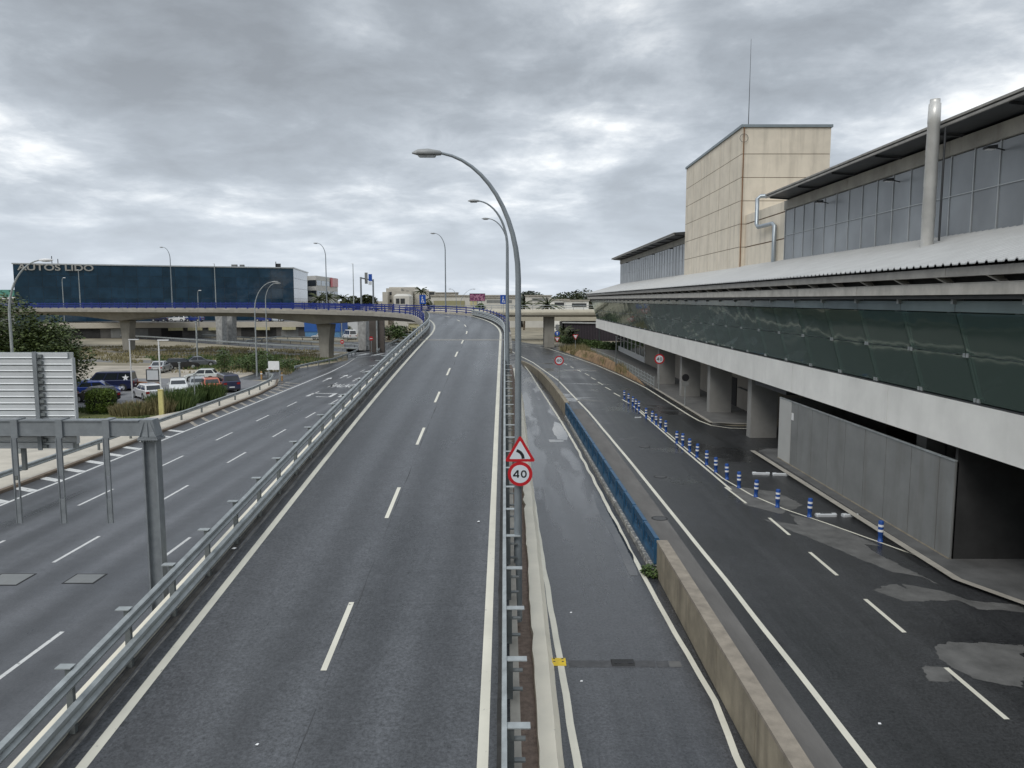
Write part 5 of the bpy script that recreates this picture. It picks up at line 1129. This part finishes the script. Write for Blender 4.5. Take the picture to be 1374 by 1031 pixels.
b = MB(); b.tube([(-16, 150.9, 8.3), (40, 150.9, 8.3)], .06, 6); b.tube([(-16, 150.9, 7.9), (40, 150.9, 7.9)], .04, 6)
for k in range(28): b.box(-16+k*2-.04, -16+k*2+.04, 150.86, 150.94, 7.45, 8.3)
b.build('railing', GALV, OV)
O2 = thing('overpass', 'second low overpass glimpsed beneath the first one', 'overpass'); MB().box(-18, 45, 176, 184, 4.6, 5.6).build('deck', MATS['overpass_cream'], O2); MB().box(12, 13.5, 178, 182, 0, 4.6).build('pillar', CONC_V, O2)
WS = thing('shed', 'low shed with a white sheet roof and dark fence beyond the hedge', 'shed'); q0, q1 = P(755, 462), P(850, 468)
MB().rings([[(11.5, 176, 4.4), (11.5, 196, 5.6), (11.5, 196, 5.3), (11.5, 176, 4.1)], [(34, 176, 4.0), (34, 196, 5.3), (34, 196, 5.0), (34, 176, 3.7)]]).build('roof', ROOFW, WS)
b = MB(); 
for k in range(60): x = 12+k*.36; b.box(x, x+.24, 176.3, 176.36, 0, 3.9+.15*(k % 2))
b.build('dark_fence', mat('plum_fence', (.05, .04, .05), .7), WS); MB().box(12, 33, 177, 195, 0, 4.0).build('wall', VDARK, WS)
# ================================================================ far viaduct behind the first
V2 = thing('viaduct', 'second viaduct hidden behind the first, seen by its grey columns', 'viaduct')
b = MB(); P0, P1 = (-14, 150), (-125, 196); dx, dy = P1[0]-P0[0], P1[1]-P0[1]; l = math.hypot(dx, dy); nx_, ny_ = -dy/l*-1, dx/l*-1
b.rings([[(p_[0], p_[1], 7.0), (p_[0], p_[1], 6.4), (p_[0]+nx_*3, p_[1]+ny_*3, 5.9), (p_[0]+nx_*7, p_[1]+ny_*7, 5.9), (p_[0]+nx_*10, p_[1]+ny_*10, 6.4), (p_[0]+nx_*10, p_[1]+ny_*10, 7.0)] for p_ in (P0, P1)]); b.build('deck', CONC_V, V2)
for u, v in ((298, 461), (311, 460), (489, 470)):
    q = P(u, v); o = pillar_mesh(6.0, 0, 1.6, 1.9, 1.5).build('pillar', mat('spotted_column', (.33, .33, .32), .85, .35, 1.5), V2, (q[0], q[1], 0)); o.rotation_euler = (0, 0, 1.2)
q = P(505, 473); MB().box(q[0]-1.2, q[0]+1.4, q[1], q[1]+1.2, 0, 6.2).build('pier', mat('dark_pier', (.10, .085, .075), .9, .2, .5), V2); MB().box(q[0]+.1, q[0]+.35, q[1]-.5, q[1]-.2, 0, 6.2).build('pipe', GALV, V2)
# signs beyond: no entry discs under the viaduct
for u, v, y, lab in ((459, 459, 140, 'small red sign left of the far columns under the viaduct'), (498, 454.5, 133, 'small red sign before the dark far pier')):
    q = Q(u, v, y); r = thing('road_sign', lab, 'road sign', (q[0], y, 0), 0, 'small red signs under the viaduct'); MB().tube([(0, .06, 0), (0, .06, q[2])], .05, 6).build('post', GALV, r); p_ = cyl_y(MB(), .36, 0, .03, 20, q[2]).build('round_plate', RED, r); MB().box(-.24, .24, -.01, -.002, q[2]-.06, q[2]+.06).build('bar', WHITE, p_)
# ================================================================ buildings behind
def qbox(u0, u1, vt, y, depth, z0=0., dz=0):
    a = Q(u0, vt, y); b_ = Q(u1, vt, y); return (a[0], b_[0], y, y+depth, z0, a[2])
BB = thing('glass_office', 'wide dark blue glass building with pale roof lettering behind the viaduct', 'building')
TZ = 19.45; A0 = Vector((-137.4, 214, 0)); A1 = Vector((-68.6, 243.5, 0)); A2 = Vector((-75.5, 287, 0)); dr = (A1-A0).normalized(); A3 = A0+(A2-A1)
MB().prism([A0[:2], A1[:2], A2[:2], A3[:2]], 0, TZ-.3).build('core', DARK, BB)
nrm = Vector((dr.y, -dr.x, 0)); Lf = (A1-A0).length; nc = 22; b = MB()
for i in range(nc):
    for j in range(6):
        a, c_ = A0+dr*(Lf*i/nc+.03)+nrm*.05, A0+dr*(Lf*(i+1)/nc-.03)+nrm*.05; z0_, z1_ = TZ/6*j+.03, TZ/6*(j+1)-.03; rn_ = [random.uniform(-.008, .008) for _ in range(4)]
        b.add([(a.x+nrm.x*rn_[0], a.y+nrm.y*rn_[0], z0_), (c_.x+nrm.x*rn_[1], c_.y+nrm.y*rn_[1], z0_), (c_.x+nrm.x*rn_[2], c_.y+nrm.y*rn_[2], z1_), (a.x+nrm.x*rn_[3], a.y+nrm.y*rn_[3], z1_)], [(0, 1, 2, 3)])
b.build('blue_glazing', G_BLUE, BB)
d2 = (A2-A1).normalized(); n2_ = Vector((d2.y, -d2.x, 0)); L2 = (A2-A1).length; b = MB()
for i in range(10):
    for j in range(6): a, c_ = A1+d2*(L2*i/10+.04)+n2_*.05, A1+d2*(L2*(i+1)/10-.04)+n2_*.05; z0_, z1_ = TZ/6*j+.04, TZ/6*(j+1)-.04; b.add([(a.x, a.y, z0_), (c_.x, c_.y, z0_), (c_.x, c_.y, z1_), (a.x, a.y, z1_)], [(0, 1, 2, 3)])
b.build('side_glazing', G_SIDE, BB)
b = MB(); b.prism([tuple((A0+nrm*.25-dr*.25)[:2]), tuple((A1+nrm*.25+dr*.2)[:2]), tuple((A1-nrm*.4+dr*.2)[:2]), tuple((A0-nrm*.4-dr*.25)[:2])], TZ-.28, TZ+.06); b.prism([tuple((A1+n2_*.3)[:2]), tuple((A2+n2_*.3)[:2]), tuple((A2-n2_*.4)[:2]), tuple((A1-n2_*.4)[:2])], TZ-.28, TZ+.1); b.build('roof_trim', ALU, BB)
tm = text_mesh('AUTOS LIDO', 3.1, .12, .05); tw = max(q_[0] for q_ in tm.v)-min(q_[0] for q_ in tm.v); kx = 18.6/tw; b = MB(); org = A0+dr*10.4+nrm*.35
b.add([(org.x+dr.x*a*kx-nrm.x*c_, org.y+dr.y*a*kx-nrm.y*c_, TZ-1.15+z_*.78) for a, z_, c_ in tm.v], tm.f); b.build('lettering', mat('letter_cream', (.36, .35, .32), .5, .1, 2.), BB)
for t, h_ in ((.115, 2.4), (.135, 1.6), (.94, 2.0), (.955, 1.3)):
    p_ = A0+dr*Lf*t-nrm*6; MB().tube([(p_.x, p_.y, TZ), (p_.x, p_.y, TZ+h_)], .12, 6).build('antenna', DARK, BB); 
p_ = A0+dr*Lf*.948-nrm*6; MB().box(p_.x-.8, p_.x+.8, p_.y, p_.y+.5, TZ+.2, TZ+1.4).build('rooftop_unit', DARK, BB)
b = MB()
for t, s_ in ((.77, .8), (.8, .6)): p_ = A0+dr*Lf*t-nrm*4; b.box(p_.x-s_, p_.x+s_, p_.y, p_.y+1, TZ, TZ+.8)
b.build('rooftop_units', PANELG, BB)
GB = thing('green_building', 'low green building at the left edge of the skyline', 'building'); x0, x1, y0, y1, z0, z1 = qbox(-30, 18, 389, 240, 20); MB().box(x0, x1, y0, y1, 2, z1).build('wall', mat('green_wall', (.10, .30, .24), .7, .1, .5), GB); MB().box(x0, x1+.6, y0-.4, y1, z1-2.9, z1-2.2).build('canopy', WHITE, GB); MB().box(x0, x1, y0-.1, y0, 0, z1-3).build('lower_wall', PANELG, GB)
# low garage with pale parapet
LG = thing('garage', 'long low garage with pale parapet seen under the viaduct', 'building')
q0, q1 = Q(60, 433, 186), Q(410, 433, 198); d_ = Vector((q1[0]-q0[0], q1[1]-q0[1], 0)).normalized(); nn = Vector((d_.y, -d_.x, 0)); l = math.hypot(q1[0]-q0[0], q1[1]-q0[1]); o_ = Vector((q0[0], q0[1], 0)); zt = 3.85
def along(a, c_, n0, n1, z0, z1, mb): p = [o_+d_*a+nn*n1, o_+d_*c_+nn*n1, o_+d_*c_+nn*n0, o_+d_*a+nn*n0]; mb.prism([tuple(q_[:2]) for q_ in p], z0, z1); return mb
along(0, l, -16, 0, 0, zt-.1, MB()).build('wall', mat('garage_dark', (.11, .105, .10), .8, .3, .3), LG); along(-1, l+.4, .01, .8, zt-1.35, zt, MB()).build('parapet', mat('garage_parapet', (.50, .46, .39), .8, .08, .4), LG)
k = 0
for t0, t1 in ((.05, .20), (.24, .38), (.43, .51), (.56, .7), (.74, .88), (.9, .97)): along(l*t0, l*t1, .02, .06, .1, 2.3, MB()).build('garage_opening', PANELG if k % 2 else VDARK, LG); k += 1
for t0 in (.46, .535, .615, .65, .80, .905): along(l*t0, l*t0+3.4, .81, .9, zt-2.05, zt-1.36, MB()).build('yellow_board', mat('cream_yellow', (.50, .46, .27), .7), LG)
GR = 'cars on the garage roof'
for i, (u, lab, c_) in enumerate(((212, 'dark car on the garage roof, leftmost', NAVY), (236, 'pale car on the garage roof left of the far columns', WHT), (258, 'dark blue car on the garage roof beside the grey mast', BLU), (352, 'blue car on the garage roof between the low curved lamps', BLU), (368, 'white topped blue car on the garage roof, rightmost', (.5, .55, .6)))):
    q = Q(u, 431, 199); car(lab, (q[0], q[1]+1.5, zt-.08), 1.45, c_, 'suv', 4.6, 1.9, 1.7, group=GR)
BX = thing('blue_building', 'bright blue flat building beside the flared viaduct pillar', 'building'); x0, x1, y0, y1, z0, z1 = qbox(408, 456, 430.5, 192, 9); MB().box(x0, x1, y0, y1, 1.5, z1+1).build('upper_wall', mat('cobalt', (.02, .10, .36), .6, .1, .5), BX); MB().box(x0+.1, x1-.1, y0+.15, y1, 0, 1.5).build('base', mat('light_blue', (.10, .24, .42), .6), BX)
CW = thing('canopy', 'white scalloped shade canopy beyond the viaduct', 'canopy'); q = Q(455, 432, 186); MB().rings([[(q[0], 185, 5.1), (q[0]+3.6, 185, 6.0), (q[0]+3.6, 192, 6.2), (q[0], 192, 5.3)], [(q[0], 185, 5.25), (q[0]+3.6, 185, 6.15), (q[0]+3.6, 192, 6.35), (q[0], 192, 5.45)]]).build('shade', WHITE, CW); MB().tube([(q[0]+.6, 186, 0), (q[0]+.6, 186, 5.2)], .12, 6).build('post', GALV, CW)
WR = thing('white_building', 'white walled building seen through the gap under the viaduct', 'building'); x0, x1, y0, y1, z0, z1 = qbox(452, 487, 426, 215, 10); MB().box(x0, x1, y0, y1, 0, 6.2).build('wall', mat('off_white', (.55, .56, .56), .8, .1, .4), WR); MB().box(x0-.3, x1+.3, y0-.3, y1, 6.2, 6.5).build('roof', CONC, WR)
far_tree(466, 440, 205, 3.2, 'dark bush behind the white vans', 76, 900, F_DARK, .3); far_tree(531, 437, 175, 3.6, 'yellow green tree seen below the viaduct bend', 77, 1500, F_MID, .25); far_tree(521, 440, 180, 3.5, 'tree left of the yellow green one below the bend', 78, 1200, F_DARK, .25); far_tree(546, 441, 185, 3.4, 'tree right of the yellow green one below the bend', 79, 1200, F_DARK, .25)
YW = thing('yellow_house', 'pale yellow house wall below the viaduct bend', 'building'); x0, x1, y0, y1, z0, z1 = qbox(548, 566, 437, 200, 8); MB().box(x0, x1, y0, y1, 0, z1+.5).build('wall', mat('cream_yellow', None), YW); MB().box(x0-.3, x1+.3, y0-.3, y1, z1+.5, z1+.8).build('roof', CONC, YW); MB().box(x0+1, x0+2, y0-.03, y0, .2, 2.2).build('door', DARK, YW)
# office block
OB = thing('office_block', 'white four storey office block with a red roof sign', 'building')
W1 = mat('office_white', (.56, .55, .52), .8, .06, .4); a0, a1, a2 = Q(416, 370, 255), Q(424, 370, 250), Q(453, 376.5, 285)
zt = a1[2]; p0, p1, p2 = Vector((a0[0]-1, a0[1], 0)), Vector((a1[0], a1[1], 0)), Vector((a2[0], a2[1], 0)); e1 = (p2-p1).normalized(); e2 = (p1-p0).normalized()
MB().prism([p0[:2], p1[:2], p2[:2], (p2+(p0-p1))[:2]], 0, zt).build('wall', W1, OB)
n1_, n2_ = Vector((e1.y, -e1.x, 0)), Vector((e2.y, -e2.x, 0)); Ls = (p2-p1).length
for j in range(4):
    z0_ = zt-3.1-3.35*j
    q_ = p0+e2*.5+n2_*.08; s_ = p1-e2*.0+n2_*.08; MB().add([(q_.x, q_.y, z0_-.2), (s_.x, s_.y, z0_-.2), (s_.x, s_.y, z0_+1.7), (q_.x, q_.y, z0_+1.7)], [(0, 1, 2, 3)]).build('window_band', G_CAR, OB)
    for i in range(5):
        q_ = p1+e1*(Ls*(i/5)+.5)+n1_*.08; s_ = p1+e1*(Ls*((i+1)/5)-.5)+n1_*.08; MB().add([(q_.x, q_.y, z0_), (s_.x, s_.y, z0_), (s_.x, s_.y, z0_+1.6), (q_.x, q_.y, z0_+1.6)], [(0, 1, 2, 3)]).build('window', G_SIDE, OB)
q_ = p1+e1*Ls*.60+n1_*.3; s_ = p1+e1*Ls*.98+n1_*.3; m_ = p1+e1*Ls*.70+n1_*.3
MB().add([(q_.x, q_.y, zt-3.3), (m_.x, m_.y, zt-3.3), (m_.x, m_.y, zt), (q_.x, q_.y, zt)], [(0, 1, 2, 3)]).build('red_sign', RED, OB); MB().add([(m_.x, m_.y, zt-3.1), (s_.x, s_.y, zt-3.1), (s_.x, s_.y, zt-.1), (m_.x, m_.y, zt-.1)], [(0, 1, 2, 3)]).build('pink_sign', mat('pink_sign', (.62, .36, .36), .6), OB)
# far gantry with two signs
G3 = thing('sign_gantry', 'far double sign gantry on the skyline above the viaduct', 'gantry'); yg = 185
for u, vt in ((484, 372), (500.5, 375)): q = Q(u, vt, yg+(0 if u < 490 else 12)); MB().tube([(q[0], q[1], 0), (q[0], q[1], q[2])], .22, 8).build('column', GANTRY, G3)
qa, qb = Q(483.5, 373, yg), Q(500.5, 376.5, yg+12); MB().tube([qa, qb], .18, 6).build('cross_beam', GANTRY, G3)
for u0, u1, vt, vb, m_, lab in ((489.5, 493, 366, 381, PANELG, 'grey_panel'), (494.5, 499, 368, 377.5, SIGNB, 'blue_panel'), (494.5, 498.5, 378, 382.5, PANELB, 'lower_panel')): a, c_ = Q(u0, vb, yg+4), Q(u1, vt, yg+4); MB().box(a[0], c_[0], yg+4, yg+4.2, a[2], c_[2]).build(lab, m_, G3)
# cream cluster
CB = mat('far_cream', (.50, .47, .41), .85, .12, .15, 0); CB2 = mat('far_cream_light', (.58, .56, .51), .85, .1, .15)
H1 = thing('apartment_building', 'stepped cream apartment building right of the sign gantry', 'building')
for u0, u1, vt, y, dp in ((513, 520, 392, 290, 10), (518, 538, 387, 295, 12), (522, 557, 385.5, 300, 12), (530, 552, 391, 285, 10)):
    x0, x1, y0, y1, z0, z1 = qbox(u0, u1, vt, y, dp); o = MB().box(x0, x1, y0, y1, 0, z1).build('wall', CB, H1); k = 0
    for zz_ in (z1-2.6, z1-5.4):
        x = x0+1.
        while x < x1-1.4: MB().box(x, x+1.1, y0-.08, y0-.01, zz_, zz_+1.2).build('window', DARK, H1); x += 2.8
H2 = thing('white_house', 'white rounded house in front of the cream apartments', 'building')
x0, x1, y0, y1, z0, z1 = qbox(528, 549, 394.5, 265, 10); MB().rings([[(x0, y0, 0), (x1, y0, 0), (x1, y1, 0), (x0, y1, 0)], [(x0, y0, z1-.8), (x1, y0, z1-.8), (x1, y1, z1-.8), (x0, y1, z1-.8)], [(x0+1, y0+1, z1), (x1-1, y0+1, z1), (x1-1, y1-1, z1), (x0+1, y1-1, z1)]]).build('wall', CB2, H2); MB().box(x0+.8, x0+2, y0-.05, y0, z1-3.4, z1-1.6).build('window', DARK, H2); MB().box(x1-3, x1-1.5, y0-.05, y0, z1-3.4, z1-1.6).build('window', DARK, H2)
x0, x1, y0, y1, z0, z1 = qbox(556, 580, 391, 290, 12); H3 = thing('cream_house', 'cream block between the apartments and the hangar', 'building'); MB().box(x0, x1, y0, y1, 0, z1).build('wall', CB, H3); MB().box(x0+5.5, x0+7.5, y0-.05, y0, z1-3, z1-.3).build('window', DARK, H3); MB().box(x0, x0+5.4, y0-.3, y0-.01, z1, z1+.6).build('parapet', CB2, H3)
# hangar and sheds
HG = thing('hangar', 'long pale hangar wall behind the outer bend of the ramp', 'building'); x0, x1, y0, y1, z0, z1 = qbox(578, 700, 396.5, 275, 30); o = MB().box(x0, x1, y0, y1, 0, z1).build('wall', CB2, HG)
MB().box(x0+1, x0+12, y0-.3, y0-.01, z1-4.2, z1-1.9).build('louvre_band', mat('louvre', (.30, .28, .16), .8, .3, 3., stretch=(8, 1, 1)), HG); MB().box(x0-.2, x1+.2, y0-.4, y0-.02, z1-.3, z1+.15).build('roof_edge', CONC, HG); MB().box(x0+14, x0+22, y0-.3, y0-.01, z1-3.5, z1-1.8).build('yellow_panel', mat('cream_yellow', None), HG)
for i, (u0, u1, vt, y, m_, lab) in enumerate(((556, 612, 393.5, 330, CB, 'grey cream warehouse roofs behind the hangar, left part'), (640, 692, 400, 262, CB2, 'pale shed right of the billboard'), (705, 740, 397.5, 262, CB2, 'pale stepped shed behind the nearest lamp pole'), (738, 763, 403, 235, WHITEC, 'flat white shed with a dark window strip'), (760, 790, 404, 225, WHITEC, 'long white shed touching the terminal end'))):
    x0, x1, y0, y1, z0, z1 = qbox(u0, u1, vt, y, 14); r = thing('shed', lab, 'shed', (0, 0, 0), 0); MB().box(x0, x1, y0, y1, 0, z1).build('wall', m_, r); MB().box(x0-.3, x1+.3, y0-.35, y1+.3, z1, z1+.35).build('roof', CONC, r); MB().box(x0+(x1-x0)*.25, x0+(x1-x0)*.9, y0-.05, y0-.01, z1-1.7, z1-.7).build('window_strip', DARK if i > 2 else PANELG, r)
AD = thing('billboard', 'purple and pink advertising billboard on two legs beyond the ramp bend', 'billboard'); a, c_ = Q(630, 404.5, 215), Q(651, 394, 215)
MB().box(a[0], c_[0], 215, 215.3, a[2], c_[2]).build('frame', DARK, AD)
m = bpy.data.materials.new('billboard_print'); m.use_nodes = True; t = m.node_tree; tc = t.nodes.new("ShaderNodeTexCoord"); t.links.new(ramp_n(t, noise_n(t, tc.outputs['Object'], 1.6, 3, .6), [(.35, (.05, .02, .04)), (.48, (.22, .05, .14)), (.58, (.5, .25, .33)), (.66, (.08, .03, .07))]), t.nodes["Principled BSDF"].inputs['Base Color'])
MB().box(a[0]+.12, c_[0]-.12, 214.97, 214.995, a[2]+.12, c_[2]-.12).build('poster', m, AD)
for x in (a[0]+1, (a[0]+c_[0])/2, c_[0]-1): MB().box(x-.12, x+.12, 215.05, 215.25, 0, a[2]).build('leg', GALV, AD)
# ================================================================ hills behind the camera, mirrored in the glass
b = MB(); n_ = 60; vv = []
for i in range(n_+1):
    a = math.pi*(1.0+i/n_*1.0)*1.0; 
    for r_, hh in ((500, 0), (900, 60), (1500, 230), (2300, 0)):
        z = hh*(1+.5*noise.noise(Vector((math.cos(a)*3, math.sin(a)*3, r_*.01)))); vv.append((math.cos(a)*r_, math.sin(a)*r_-60, z))
b.add(vv, [(i*4+j, i*4+j+1, i*4+j+5, i*4+j+4) for i in range(n_) for j in range(3)], True); b.build('hills', mat('hill_scrub', (.05, .06, .035), .95, .3, .02), None, kind='structure')

# small litter seen on the asphalt
for u, v, z_, lab, sz in ((345, 999, None, 'tiny white scrap on the ramp near the bottom of the picture', .035), (314, 736, None, 'white scrap beside the left guard rail of the ramp', .07), (766, 822, .0, 'tiny pale scrap on the slip lane above the yellow bump', .04), (780, 914, .0, 'pale scrap on the slip lane below the yellow bump', .04), (1180, 971, .0, 'pale scrap at the bottom of the right road', .04), (642, 700, None, 'small white mark by the right ramp line', .05)):
    if z_ is None:
        r_ = ray(u, v); t_ = (.14-CAMZ)/(r_[2]-.0858*r_[1]); p_ = (r_[0]*t_, r_[1]*t_, CAMZ+r_[2]*t_)
        if p_[1] > 26: p_ = (p_[0], p_[1], p_[2])
    else: p_ = P(u, v, .012)
    mb = MB(); mb.add([(-sz, -sz*.6, 0), (sz*.7, -sz, .004), (sz, sz*.5, .01), (-sz*.2, sz, .006), (0, 0, sz*.5)], [(0, 1, 4), (1, 2, 4), (2, 3, 4), (3, 0, 4)]); mb.build('litter', WHITE, None, p_, label=lab, category='litter')
